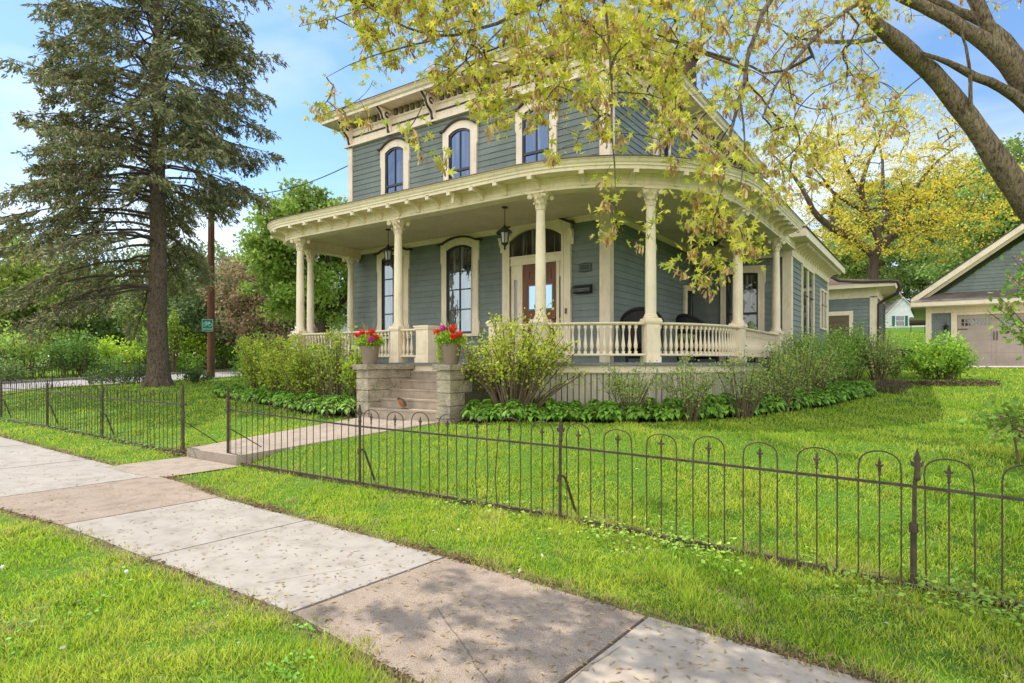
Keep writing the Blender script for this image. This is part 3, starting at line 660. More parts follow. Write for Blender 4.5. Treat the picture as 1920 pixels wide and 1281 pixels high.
# pavement outline, walk, beds
SW_FAR=[(-60,4.0),(-14.1,3.83),(-7.9,3.83),(-6.3,3.60),(-3.05,3.45),(0,3.34),(40,3.2)]
SW_NEAR=[(-60,1.9),(-7.7,2.08),(-6.3,2.18),(-3,2.17),(-1.9,2.06),(40,1.6)]
def swf(x): return np.interp(x,[p[0] for p in SW_FAR],[p[1] for p in SW_FAR])
def swn(x): return np.interp(x,[p[0] for p in SW_NEAR],[p[1] for p in SW_NEAR])
def in_pav(x,y,m=0): return (y<swf(x)+m)&(y>swn(x)-m)
def walk_lr(y): return np.interp(y,[3.6,4.85,7.65],[-9.4,-9.45,-8.62]),np.interp(y,[3.6,4.85,7.65],[-8.25,-8.1,-6.8])
def in_walk(x,y,m=0): l,r=walk_lr(y); return (x>l-m)&(x<r+m)&(y>3.5)&(y<7.8)
def in_house(x,y,m=0):
    a=(x>-13.75-m)&(x<-5.7)&(y>YW-.5-m)&(y<24)
    b=(x>-13.6-m)&(x<-6.0)&(y>8.9-m)&(y<12.2)&~((x<-12.35)&(y<10.15)&((x+12.35)**2+(y-10.15)**2>(1.25+m)**2))
    c=((x+6.03)**2+(y-11.9)**2<(3.0+m)**2)
    d=(x>-6.1)&(x<-3.03+m)&(y>11.9)&(y<24+m)
    e=(x>-8)&(x<RX+m)&(y>RY-m)&(y<RY+5); f=(x>-8.9-m)&(x<-6.5+m)&(y>7.6-m)&(y<9)
    return a|b|c|d|e|f
# hosta and shrub beds (front edge seen from the pavement)
BED_R=[on_ground(px,py)[:2] for px,py in [(836,787),(900,795),(1000,793),(1150,795),(1300,790),(1420,781),(1540,765),(1640,742)]]
BED_L=[on_ground(px,py)[:2] for px,py in [(400,745),(450,752),(520,765),(570,777),(620,783),(668,783)]]
def bed_poly(edge,back): return [tuple(p) for p in edge]+back
BEDR=bed_poly(BED_R,[(-2.2,17.5),(-5.6,9.5),(-6.5,9.0),(-6.55,7.9)]); BEDL=bed_poly(BED_L,[(-8.87,8.9),(-13.8,9.3),(-14.6,12.5),(-18.5,13)])
def inpoly(x,y,P):
    x=np.asarray(x);y=np.asarray(y); ins=np.zeros(x.shape,bool); n=len(P)
    for i in range(n):
        x1,y1=P[i][0],P[i][1]; x2,y2=P[(i+1)%n][0],P[(i+1)%n][1]
        c=((y1>y)!=(y2>y))&(x<(x2-x1)*(y-y1)/(y2-y1+1e-12)+x1); ins^=c
    return ins
def in_road(x,y,m=0): return (x<-27.6+m)&(x>-37.2-m)&(y>4.0)
def in_drive(x,y,m=0): return (x>.2-m)&(x<40)&(y>28.6-m)&(y<31.3)
def patch(x,y,f,s=0): return np.sin(x*f+1.3+s)*np.sin(y*f*1.1+.7*s)+.6*np.sin(x*f*2.3+y*f*1.7+s)+.4*np.sin(x*f*4.1-y*f*3.7+2*s)
xs=np.unique(np.concatenate([np.linspace(-700,-62,22),np.arange(-60,-26,1.),np.arange(-26,-16,.4),np.arange(-16,5,.14),np.arange(5,40,1.),np.linspace(42,700,22)]))
ys=np.unique(np.concatenate([np.linspace(-300,-5,12),np.arange(-4,1,.4),np.arange(1,9,.1),np.arange(9,34,.5),np.arange(34,90,2.),np.linspace(95,900,22)]))
Xg,Yg=np.meshgrid(xs,ys); Zg=ground(Xg,Yg)
# hidden parts sit a little lower under the paved sheets
low=in_pav(Xg,Yg,-.06)|in_walk(Xg,Yg,-.05); Zg=Zg-np.where(low,.12,0)-np.where(in_road(Xg,Yg,-.2),.15,0)
green=np.array([.10,.20,.022]); dry=np.array([.24,.20,.09]); soil=np.array([.06,.042,.028])
edge=np.clip(1-np.minimum(np.abs(Yg-swf(Xg)),np.abs(Yg-swn(Xg)))/.14,0,1)*(Yg>0)*(Yg<5)
fe=np.clip(1-np.abs(Yg-4.95)/.16,0,1); k=np.clip(edge+fe*.8,0,1)[...,None]
Cg=green*(1-k)+dry*k; bed=(inpoly(Xg,Yg,BEDR)|inpoly(Xg,Yg,BEDL)|in_house(Xg,Yg,.1))[...,None]; Cg=np.where(bed,soil,Cg)
far=np.clip((np.hypot(Xg,Yg)-45)/30,0,1)[...,None]; Cg=Cg*(1-far)+np.array([.12,.20,.04])*far
ny,nx=Xg.shape; idx=np.arange(ny*nx).reshape(ny,nx); Q=np.stack([idx[:-1,:-1],idx[:-1,1:],idx[1:,1:],idx[1:,:-1]],-1).reshape(-1,4)
g=fast_mesh('lawn',np.stack([Xg,Yg,Zg],-1).reshape(-1,3),Q,Cg.reshape(-1,3),lawn_m,kind='structure'); g.data.polygons.foreach_set('use_smooth',[True]*len(g.data.polygons))
# pavement slabs: pale concrete and brown pebbled ones
def conc_build(speck):
    def f(nt,b,base):
        n1=noise(nt,1.1,6,.7); n2=noise(nt,5,6,.7); v=noise(nt,170 if speck else 240,2,.9)
        r1=ramp(nt,n1.outputs[0],[(.3,tuple(c*.9 for c in base)),(.7,tuple(c*1.07 for c in base))]); r2=ramp(nt,n2.outputs[0],[(.32,(.74,.72,.69)),(.5,(.95,.94,.93)),(.6,(1,1,1))])
        r3=ramp(nt,v.outputs[0],[(.38,(.55,.5,.46) if speck else (.9,.9,.9)),(.5,(1,1,1)),(.66,(1.35,1.3,1.25) if speck else (1.03,1.03,1.03))])
        tc=nd(nt,'ShaderNodeTexCoord'); nz=noise(nt,2.5,4,.6); va=nd(nt,'ShaderNodeMix',data_type='RGBA'); va.inputs[0].default_value=.10; nt.links.new(tc.outputs['Object'],va.inputs[6]); nt.links.new(nz.outputs['Color'],va.inputs[7])
        vo=nd(nt,'ShaderNodeTexVoronoi',feature='DISTANCE_TO_EDGE'); vo.inputs['Scale'].default_value=.62; nt.links.new(va.outputs[2],vo.inputs[0]); rk=ramp(nt,vo.outputs[0],[(.0,(.45,.42,.38)),(.0012,(.6,.57,.54)),(.0026,(1,1,1))])
        ng=noise(nt,.9,2,.5); rg=ramp(nt,ng.outputs[0],[(.50,(0,0,0)),(.54,(1,1,1))]); ck=nd(nt,'ShaderNodeMix',data_type='RGBA'); nt.links.new(rg.outputs[0],ck.inputs[0]); ck.inputs[6].default_value=(1,1,1,1); nt.links.new(rk.outputs[0],ck.inputs[7])
        c=mul(nt,mul(nt,mul(nt,r1.outputs[0],r2.outputs[0]),r3.outputs[0]),ck.outputs[2]); nt.links.new(c,b.inputs['Base Color']); bump(nt,b,v.outputs[0],.5 if speck else .12,.004); b.inputs['Specular IOR Level'].default_value=.2
    return f
pale=mat('pale smooth concrete',(.40,.36,.32),.9,conc_build(False)); pebble=mat('brown pebbled concrete',(.365,.295,.24),.92,conc_build(True)); warm=mat('warm buff concrete',(.48,.405,.33),.92,conc_build(False))
jm=mat('dark joint',(.06,.05,.035),.95)
jx=[-26,-24,-22.2,-20.4,-18.5,-16.6,-14.7,-12.6,-10.3,-8.25,-6.38,-4.78,-3.03,-1.42,.3,2,4,6,8,10,14,20]
sw=MB(); pal=[]; 
def slab(mb,x0,x1,g_=.013):
    nx_,ny_=6,6; vs=[];fs=[]; dz_=random.uniform(-.0015,.0015); tx_=random.uniform(-.001,.001)
    for j in range(ny_+1):
        for i in range(nx_+1):
            x=x0+g_+(x1-x0-2*g_)*i/nx_; a=swn(x); b=swf(x); y=a+(b-a)*j/ny_
            vs.append((x+.06*(j/ny_-.5)+random.uniform(-.002,.002),y+(random.uniform(-.006,.006) if j in (0,ny_) else 0),G(x,y)+.012+dz_+tx_*(x-(x0+x1)/2)))
    for j in range(ny_):
        for i in range(nx_): fs.append((j*(nx_+1)+i,j*(nx_+1)+i+1,(j+1)*(nx_+1)+i+1,(j+1)*(nx_+1)+i))
    n=len(vs); bot=[(x,y,z-.14) for x,y,z in vs]; per=[i for i in range(nx_+1)]+[(j+1)*(nx_+1)-1 for j in range(1,ny_+1)]+[ny_*(nx_+1)+i for i in range(nx_-1,-1,-1)]+[j*(nx_+1) for j in range(ny_-1,0,-1)]
    for a,b in zip(per,per[1:]+per[:1]): fs.append((a,b,b+n,a+n))
    mb.add(vs+bot,fs)
jn=MB(); xs_j=np.arange(-26,20,.5); jn.strip([(x,swn(x)+.03,G(x,swn(x))-.012) for x in xs_j],[(x,swf(x)-.03,G(x,swf(x))-.012) for x in xs_j]); build('sidewalk_joint_bed',jn,jm,kind='structure')
for m_,sel,nm in ((pale,lambda c:c<-8.3 or -6.4<c<-3.1,'sidewalk'),(pebble,lambda c:-8.3<c<-6.4 or -3.0<c<-1.5,'sidewalk'),(warm,lambda c:c>-1.5,'sidewalk')):
    mb=MB()
    for a,b in zip(jx[:-1],jx[1:]):
        if sel((a+b)/2): slab(mb,a,b)
    build(nm,mb,m_,kind='structure')
# walk from the gate to the steps, with its raised edge at the gate
wk=MB(); n=10; vs=[];fs=[]
for i in range(n+1):
    y=4.85+(7.66-4.85)*i/n; l,r=walk_lr(y); z=-1.30+(.33)*(i/n)
    vs+=[(l,y,z),(r,y,z),(l,y,z-.25),(r,y,z-.25)]
for i in range(n): a=4*i; fs+=[(a,a+1,a+5,a+4),(a,a+4,a+6,a+2),(a+1,a+3,a+7,a+5)]
fs.append((0,2,3,1)); wk.add(vs,fs); wk.box(-8.62,-6.8,7.6,7.75,-1.1,-.972); build('front_walk',wk,mat('pinkish pebbled walk',(.40,.335,.28),.92,conc_build(True)),kind='structure')
ld=MB(); vs=[]
for i in range(5):
    for j in range(5):
        y=3.72+(4.9-3.72)*i/4; l,r=-9.45,-8.0+.0*i; x=l+(r-l)*j/4; vs.append((x,y,G(x,y)+.016))
ld.add(vs,[(i*5+j,i*5+j+1,(i+1)*5+j+1,(i+1)*5+j) for i in range(4) for j in range(4)]); build('gate_landing',ld,mat('pinkish pebbled walk'),kind='structure')
# side street with far kerb
rd=MB(); vs=[];fs=[]; ysr=np.arange(-6,110,2.)
for y in ysr:
    z=G(-32,y)+.02
    for x in (-37.2,-34,-31,-27.6): vs.append((x,y,z))
for i in range(len(ysr)-1):
    for j in range(3): a=i*4+j; fs.append((a,a+1,a+5,a+4))
rd.add(vs,fs); build('side_street',rd,mat('pale worn asphalt',(.34,.31,.30),.95,varied(.1,.6,60,.3)),kind='structure')
kb=MB()
for x0,x1 in ((-37.4,-37.2),(-27.6,-27.45)):
    A=[(x0,y,G(-32,y)+.14) for y in ysr];B=[(x1,y,G(-32,y)+.14) for y in ysr];A2=[(x0,y,G(-32,y)-.1) for y in ysr];B2=[(x1,y,G(-32,y)-.1) for y in ysr]; kb.strip(A,B);kb.strip(A,A2);kb.strip(B,B2)
build('kerb',kb,mat('grey kerb',(.25,.23,.21),.9,varied(.2)),kind='structure')
dv=MB(); vs=[];fs=[]
xx=np.linspace(.2,14,12); yy=np.linspace(28.7,31.35,5)
for y in yy:
    for x in xx: vs.append((x,y,G(x,y)+.03))
for j in range(4):
    for i in range(11): a=j*12+i; fs.append((a,a+1,a+13,a+12))
dv.add(vs,fs); build('driveway',dv,mat('pinkish driveway',(.50,.42,.38),.9,varied(.1)),kind='structure')
# ---------------------------------------------------------------- grass (nobody could count it)
def grass_pts(N,dmin,dmax,a0=-52,a1=50):
    d=np.exp(rng.uniform(math.log(dmin),math.log(dmax),N)); a=np.radians(rng.uniform(a0,a1,N))
    x=d*np.sin(a)*CC-d*np.cos(a)*SS; y=d*np.sin(a)*SS+d*np.cos(a)*CC
    return x,y,d
def blades(N,dmin,dmax,seg2=True,a0=-50,a1=48):
    x,y,d=grass_pts(N,dmin,dmax,a0,a1)
    wob=.035*patch(x,y,9)+.03*patch(x,y,23,3)
    ok=~(in_pav(x,y,-.035-.03*patch(x,y,7,2)-.022*patch(x,y,29,5))|in_walk(x,y,-.03+wob*.5)|in_house(x,y,.05)|inpoly(x,y,BEDR)|inpoly(x,y,BEDL)|in_road(x,y)|in_drive(x,y)|((y>3.5)&(y<4.9)&(x>-9.45)&(x<-8.05)))
    dens=np.ones(len(x)); e=np.minimum(np.abs(y-swf(x)),np.abs(y-swn(x))); dens*=np.clip(.15+e/.16,0,1)
    dens*=np.clip(.35+np.abs(y-4.93)/.12,0,1); dens*=np.clip(.8+.35*patch(x,y,2.5,1),.25,1)*np.clip(1.1+.5*patch(x,y,9,7),.4,1)
    ok&=rng.uniform(size=len(x))<dens
    x,y,d=x[ok],y[ok],d[ok]; n=len(x); z=ground(x,y)
    verge=(y<4.9)
    h=rng.uniform(.018,.06,n)*np.clip(1+.32*patch(x,y,3.3,2)+.2*patch(x,y,10,6),.45,1.9); tall=rng.uniform(size=n)<.03; h=np.where(tall,h*1.7,h); 
    h*=np.where((np.abs(y-4.93)<.1)&(x>-3),1.7,1)
    h=np.maximum(h,.015)*np.clip(1+(d-6)*.02,1,1.6); wd=np.maximum(.0042,.00115*d)*rng.uniform(.7,1.3,n)
    tilt=rng.uniform(.1,1.0,n); az=rng.uniform(0,6.28,n)
    D=np.stack([np.cos(az)*np.sin(tilt),np.sin(az)*np.sin(tilt),np.cos(tilt)],1)
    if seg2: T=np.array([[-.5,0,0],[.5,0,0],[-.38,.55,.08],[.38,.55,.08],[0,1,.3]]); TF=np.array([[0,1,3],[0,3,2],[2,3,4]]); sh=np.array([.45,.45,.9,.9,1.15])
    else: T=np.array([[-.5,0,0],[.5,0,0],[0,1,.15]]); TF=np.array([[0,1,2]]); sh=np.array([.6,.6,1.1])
    lush=np.array([.40,.60,.030]); yel=np.array([.68,.74,.09]); st=np.array([.60,.49,.24]); dk=np.array([.14,.33,.025])
    k=np.clip(.58+.36*patch(x,y,1.7,3)+.15*patch(x,y,6,4)+rng.normal(0,.25,n),0,1)[:,None]; C=lush*(1-k)+yel*k
    k2=(rng.uniform(size=n)<.18)[:,None]; C=np.where(k2,dk,C)
    e=np.minimum(np.abs(y-swf(x)),np.abs(y-swn(x))); e=np.minimum(e,np.abs(y-4.93)*1.6); pd_=np.clip(np.clip(.8-e/.26,.05,1)+.35*np.clip(patch(x,y,4.2,8)-.5,0,1)*(y<5.2),0,1)*np.where(y<8,1,.3)
    ks=(rng.uniform(size=n)<pd_)[:,None]; C=np.where(ks,st,C)*rng.uniform(.75,1.25,(n,1))
    P=np.stack([x,y,z-.004],1)
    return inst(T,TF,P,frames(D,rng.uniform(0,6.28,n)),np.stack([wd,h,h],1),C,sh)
GN=GRASS_N
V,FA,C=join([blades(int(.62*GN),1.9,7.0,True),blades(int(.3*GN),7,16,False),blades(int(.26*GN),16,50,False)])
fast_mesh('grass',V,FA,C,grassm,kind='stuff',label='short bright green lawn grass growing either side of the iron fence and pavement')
# ---------------------------------------------------------------- iron hoop fences
FY=4.92
def fence_run(name,label,xa,xb,posts,railz,basez,axis='x',const=FY,phase=0,droop=True,seg=6,pitch=.393,bend=.0):
    """posts: positions of the posts along the run; railz/basez: heights as functions of position"""
    def P(u,z,o=0): return (u,const+o,z) if axis=='x' else (const+o,u,z)
    mid=(xa+xb)/2; root=thing(name,P(mid,basez(mid)),label,'fence')
    r=MB(); us=np.arange(xa,xb+.01,.25); us[-1]=xb
    for z0_,wd,ht in ((0,.015,.0085),):
        A=[P(u,railz(u)+ht,-wd) for u in us];B=[P(u,railz(u)+ht,wd) for u in us];C_=[P(u,railz(u)-ht,wd) for u in us];D_=[P(u,railz(u)-ht,-wd) for u in us]
        r.strip(A,B);r.strip(B,C_);r.strip(C_,D_);r.strip(D_,A)
    build('top_rail',r,iron,root)
    r=MB(); A=[P(u,basez(u)+.035,-.02) for u in us];B=[P(u,basez(u)+.035,.02) for u in us];C_=[P(u,basez(u)+.012,.02) for u in us];D_=[P(u,basez(u)+.012,-.02) for u in us]
    r.strip(A,B);r.strip(B,C_);r.strip(D_,A); build('bottom_rail',r,iron,root)
    # hoops with a spear-tipped bar inside each
    for a,b in zip(posts[:-1],posts[1:]):
        n=max(1,round((b-a)/pitch)); pt=(b-a)/n
        for i in range(n):
            c=a+(i+.5)*pt; hw=pt/3*random.uniform(.93,1.03); j=lambda s=.008: random.gauss(0,s)
            zb=basez(c)-.03; zr=railz(c); top=zr+.215+j(.01); be=random.random()<bend
            rad=.0056; lean=j(.02) if be else j(.004)
            def leg(sgn): 
                k=j(.012) if be else 0
                return [P(c+sgn*hw+j(.004),zb),P(c+sgn*hw+k,(zb+zr)/2,j(.01) if be else 0),P(c+sgn*hw+lean*.3,zr),P(c+sgn*hw*(1+(.1 if be and random.random()<.5 else 0))+lean,zr+.09)]
            Lp=leg(-1);Rp=leg(1)[::-1]; arc_=[P(c+lean-hw*math.cos(math.pi*t/10),zr+.10+(top-zr-.10)*math.sin(math.pi*t/10)**.8) for t in range(1,10)]
            h=MB(); h.tube(Lp+arc_+Rp,rad,seg); build('hoop',h,iron,root,True)
            s=MB(); q=c+lean*.5; k=j(.015) if be else 0; s.tube([P(q,zb),P(q+k,(zb+zr)/2),P(q,zr),P(q,zr+.115)],rad,seg)
            T=Matrix.Translation(P(q,zr+.10))@(Matrix() if axis=='x' else Matrix.Rotation(R(90),4,'Z'))
            s.lathe([(.006,-.055),(.011,-.045),(.007,-.03),(.012,.0),(.008,.008)],seg=6,T=T)
            s.prism_T=None
            poly=[(0,.075),(.011,.035),(.007,.022),(.026,.03),(.022,.012),(.008,.006),(.008,-.006),(-.008,-.006),(-.008,.006),(-.022,.012),(-.026,.03),(-.007,.022),(-.011,.035)]
            m2=MB(T); m2.prism(poly,-.004,.004); o=len(s.v); s.v+=m2.v; s.f+=[tuple(a_+o for a_ in f) for f in m2.f]
            build('spear_bar',s,iron,root)
    for i,u in enumerate(posts):
        if u<xa-.01 or u>xb+.01: continue
        gate=(abs(u+9.7)<.05 or abs(u+8.43)<.05) and axis=='x'; b=basez(u)-.15; t=railz(u)+(.16 if gate else .13); rr=.022 if gate else .0155
        if u>-1 and axis=='x': rr=.013
        tilt=random.gauss(0,.01)
        s=MB(); s.tube([P(u,b),P(u+tilt*.3,railz(u)),P(u+tilt,t)],rr,8)
        T=Matrix.Translation(P(u+tilt,t))@(Matrix() if axis=='x' else Matrix.Rotation(R(90),4,'Z'))
        if gate:
            s.lathe([(.02,-.02),(.03,0),(.018,.015),(.024,.04),(.026,.055),(.018,.07),(.02,.075),(.02,.10),(.012,.12),(.016,.135),(.004,.17)],seg=10,T=T)
            s.box(u-.06 if axis=='x' else const-.03,u+.06 if axis=='x' else const+.03,const-.03,const+.03,railz(u)-.012,railz(u)+.012) if axis=='x' else None
        else:
            m2=MB(T); m2.prism([(0,.13),(.022,.055),(.014,.03),(.04,.045),(.035,.01),(.016,0),(.018,-.03),(-.018,-.03),(-.016,0),(-.035,.01),(-.04,.045),(-.014,.03),(-.022,.055)],-.008,.008)
            o=len(s.v); s.v+=m2.v; s.f+=[tuple(a_+o for a_ in f) for f in m2.f]
            s.lathe([(.012,-.09),(.02,-.08),(.02,-.055),(.013,-.04),(.018,-.01),(.01,0)],seg=8,T=T)
        if u<-11 or axis=='y' : pass
        zc=railz(u)-.30
        if gate or u<-1:
            m3=MB()
            if gate: m3.tube([P(u,zc+.02,.03),P(u+.02,zc,.06),P(u+(.25 if u>-9 else .12),b+.2,.62)],.008,6); m3.tube([P(u-.05,zc+.02),P(u+.06,zc+.02)],.006,6)
            else: m3.tube([P(u+.01,zc+.03,.02),P(u+.03,zc,.05),P(u+.07,basez(u)+.04,.17)],.013,6); m3.tube([P(u-.01,zc-.03),P(u-.0,zc+.03)],rr+.006,8)
            p=build('post',s,iron,root,True); build('brace',m3,iron,p)
        else:
            s.lathe([(rr,-.02),(rr+.014,-.01),(rr+.014,.05),(rr,.06)],u,const,zc,8); s.tube([P(u,b),P(u,zc)],rr+.006,8); build('post',s,iron,root,True)
    return root
rz=lambda x: float(np.interp(x,[-18,-15.2,-12.6,-11.2,-9.7,-8.43,-5.6,-2.88,-.13,1.2,4],[-.57,-.585,-.64,-.63,-.64,-.668,-.745,-.77,-.826,-.868,-.95]))
bz=lambda x: float(sbase(x))+.01
fence_run('iron_hoop_fence','rusty iron hoop fence running right from the gate opening in front of the lawn',-8.43,2.66,[-8.43,-5.62,-2.876,-.127,2.66],rz,bz,bend=.12)
fence_run('iron_hoop_fence','rusty iron hoop fence running left from the gate opening, several bars bent',-20.9,-9.7,[-20.9,-18.0,-15.2,-12.6,-9.7],rz,bz,bend=.5)
fence_run('iron_hoop_fence','far iron hoop fence behind the spruce trunk along the side street',5.2,21.4,[5.2,7.9,10.6,13.3,16.0,18.7,21.4],lambda y: G(-24,y)+.76,lambda y:G(-24,y)+.01,axis='y',const=-24.0,seg=4,bend=.1)
# ---------------------------------------------------------------- litter, seeds, weeds
def flat_cards(x,y,size,asp,col,v=.3,lift=.018,mat_=drym,name='litter',tilt=.35,shape='dia',zoff=None,**tg):
    n=len(x); z=ground(x,y)+(lift if zoff is None else zoff)
    a=rng.uniform(0,6.28,n); D=np.stack([np.cos(a),np.sin(a),rng.normal(0,tilt*.4,n)],1)
    T,TF=(DIA,DIAF) if shape=='dia' else (LEAF,LEAFF); S=size*rng.uniform(.7,1.25,n); S=np.stack([S*asp,S,S],1)
    V,FA,C=inst(T,TF,np.stack([x,y,z],1),frames(D,rng.normal(0,tilt,n)),S,np.asarray(col)[None]*(1+rng.uniform(-v,v,(n,1)))*np.ones((n,3)))
    return fast_mesh(name,V,FA,C,mat_,kind='stuff',**tg)
# winged maple seeds on the pavement
x,y,d=grass_pts(17000,1.9,14,-50,48); ok=in_pav(x,y,-.03)&(patch(x,y,1.1,5)>-1.2); x,y=x[ok],y[ok]; keep=rng.uniform(size=len(x))<np.clip(.28*np.hypot(x,y)/3,.34,.8); x,y=x[keep],y[keep]
flat_cards(x,y,.042,.42,(.44,.32,.16),name='fallen_seeds',lift=.016,tilt=.25,label='straw coloured winged maple seeds scattered over the pavement slabs')
# brown litter along pavement edge and fence foot
N=26000; x=rng.uniform(-16,2,N); s=rng.uniform(size=N)
y=np.where(s<.6,swf(x)+np.abs(rng.normal(0,.085,N))-.02,np.where(s<.78,swn(x)-np.abs(rng.normal(0,.03,N)),4.95+rng.normal(0,.06,N)))
ok=~((x>-9.4)&(x<-8.1)&(y>3.5)&(y<4.8))&((y<4.5)|(rng.uniform(size=N)<.6)); x,y=x[ok],y[ok]; d=np.hypot(x,y); keep=rng.uniform(size=len(x))<np.clip(7/d,.3,1)*np.clip(.45+.5*patch(x,y,2.3,4),.12,1); x,y=x[keep],y[keep]
flat_cards(x,y,.032,.6,(.20,.125,.065),v=.6,name='leaf_litter',zoff=rng.uniform(.0,.03,len(x)),tilt=.6,label='brown crumbled leaf litter along the pavement edge and the foot of the fence')
x=rng.normal(-9.75,.2,260); y=rng.normal(4.95,.13,260); flat_cards(x,y,.055,.6,(.26,.17,.10),v=.6,name='leaf_pile',zoff=rng.uniform(.01,.10,260)*1.0,tilt=.8,label='small pile of dry leaves at the foot of the left gate post')
x,y,d=grass_pts(110,2,12,-48,46); ok=~in_pav(x,y)&~in_house(x,y)&(y<9); flat_cards(x[ok],y[ok],.035,.75,(.62,.58,.45),name='petals',zoff=rng.uniform(.02,.05,ok.sum()),tilt=.6,label='scattered pale fallen petals and dry leaves lying in the grass')
# clover and low weeds
def weeds(x,y,hmax,size,col,name,label):
    n=len(x); h=rng.uniform(.3,1,n)*hmax; P=np.stack([x,y,ground(x,y)+h],1); D=rdir(n,.0); D[:,2]=np.abs(D[:,2])*.4-.1
    V,FA,C=inst(LEAF,LEAFF,P,frames(D,rng.normal(0,.35,n)),np.stack([size*1.3*rng.uniform(.6,1.3,n)]*3,1)*np.array([1.25,1,1]),rc(col,n,.3,.12))
    fast_mesh(name,V,FA,C,leafm,kind='stuff',label=label)
x,y,d=grass_pts(26000,1.9,6,-50,48); k=patch(x,y,2.8,9); ok=((y<swn(x)-.02)&(k>.55)); x1,y1=x[ok],y[ok]
weeds(x1,y1,.05,.018,(.20,.44,.05),'clover','clover patches in the near grass on the street side of the pavement')
N=11000; x=rng.uniform(-4.2,1.8,N); y=rng.uniform(3.4,5.2,N); w_=np.exp(-((y-4.75)/.33)**2)*np.clip((x+4.4)/3,0,1)*np.clip(.5+.7*patch(x,y,3.1,6),0,1.2); ok=(rng.uniform(size=N)<w_)&(y>swf(x)+.05); 
weeds(x[ok],y[ok],.12,.026,(.36,.54,.08),'broad_leaf_weeds','low broad leaved weeds and creepers growing under the right end of the fence')
N=1400; x=rng.uniform(-20,-9.9,N); y=rng.normal(4.9,.12,N); weeds(x,y,.10,.026,(.24,.42,.08),'fence_weeds','low weeds along the foot of the left fence')
# dandelion clocks
dm_=MB(); dm_.tube([(0,0,0),(.01,0,.03),(.008,.004,.05)],.0018,4); dm_.lathe([(.0,-.013),(.010,-.009),(.014,0),(.010,.009),(0,.013)],.008,.004,.055,10)
dd=build('dandelion_clock',dm_,mat('white fluff',(.75,.75,.7),.9),label='white dandelion seed head standing in the near grass',cat='flower',group='dandelion heads in the near grass')
sp=[(3,1078),(235,1087),(1372,775)]
for i,(px,py) in enumerate(sp):
    p=on_ground(px,py); o=dd if i==0 else copy_tree(dd); o.location=tuple(map(float,p)); 
# ---------------------------------------------------------------- hostas
def hosta_mesh(k):
    n=110; ang=rng.uniform(0,6.28,n); T=[];F_=[]; 
    # broad drooping leaf 5x2 grid
    ts=np.linspace(0,1,6); wd=np.array([.03,.5,.8,.75,.45,.0]); zz=np.array([0,.42,.58,.52,.32,.02]); yy=np.array([0,.28,.5,.72,.92,1.05])
    tv=[];
    for i in range(6):
        for s in (-1,0,1): tv.append((s*wd[i]*.42,yy[i],zz[i]-(.0 if s==0 else -.07)))
    tv=np.array(tv); tf=[]
    for i in range(5):
        for s in range(2): a=i*3+s; tf+= [[a,a+1,a+4],[a,a+4,a+3]]
    tf=np.array(tf); lay=rng.uniform(0,1,n); S=.085+.062*lay; P=np.stack([.07*lay*np.cos(ang),.07*lay*np.sin(ang),np.zeros(n)+.02+(1-lay)*.20],1)
    D=np.stack([np.cos(ang),np.sin(ang),.0+.8*(1-lay)],1)
    return inst(tv,tf,P,frames(D,rng.normal(0,.2,n)),np.stack([S*.95,S*1.15,S*1.1],1),rc((.30,.52,.08),n,.4,.12))
hm=[hosta_mesh(i) for i in range(4)]; hmesh=[]
def hostas(spots,label,group):
    for i,(x,y,s) in enumerate(spots):
        k=i%4
        if len(hmesh)<=k:
            V,FA,C=hm[k]; o=fast_mesh('hosta',V,FA,C,leafm); hmesh.append(o)
        else: o=hmesh[k].copy(); COL.objects.link(o)
        o.location=(x,y,G(x,y)-.01); o.rotation_euler=(rng.uniform(-.1,.1),rng.uniform(-.1,.1),rng.uniform(0,6.28)); o.scale=(s,s,s*rng.uniform(.9,1.15)); tag(o,label,'hosta',group)
def bedspots(edge,rows,step,inx,iny):
    E_=np.array([list(p)+[0] for p in edge]); out=[]
    for r in range(rows):
        pts,tg,q=along(E_,step)
        for j,((x,y,_),t) in enumerate(zip(pts,tg)):
            nx,ny=-t[1],t[0]; o=.12+r*.24; out.append((float(x+nx*o+rng.normal(0,.04)),float(y+ny*o+rng.normal(0,.04)),float(rng.uniform(.8,1.15))))
    return out
sr=[p for p in bedspots(BED_R,3,.235,0,0) if not in_house(np.array(p[0]),np.array(p[1]),.1)]
hostas(sr,'green hosta clump in the border along the porch foot, right of the steps','hostas right of the steps')
sl=bedspots(BED_L,3,.30,0,0); hostas([p for p in sl if not in_house(np.array(p[0]),np.array(p[1]),.1)],'green hosta clump in front of the yellow green shrubs left of the steps','hostas left of the steps')
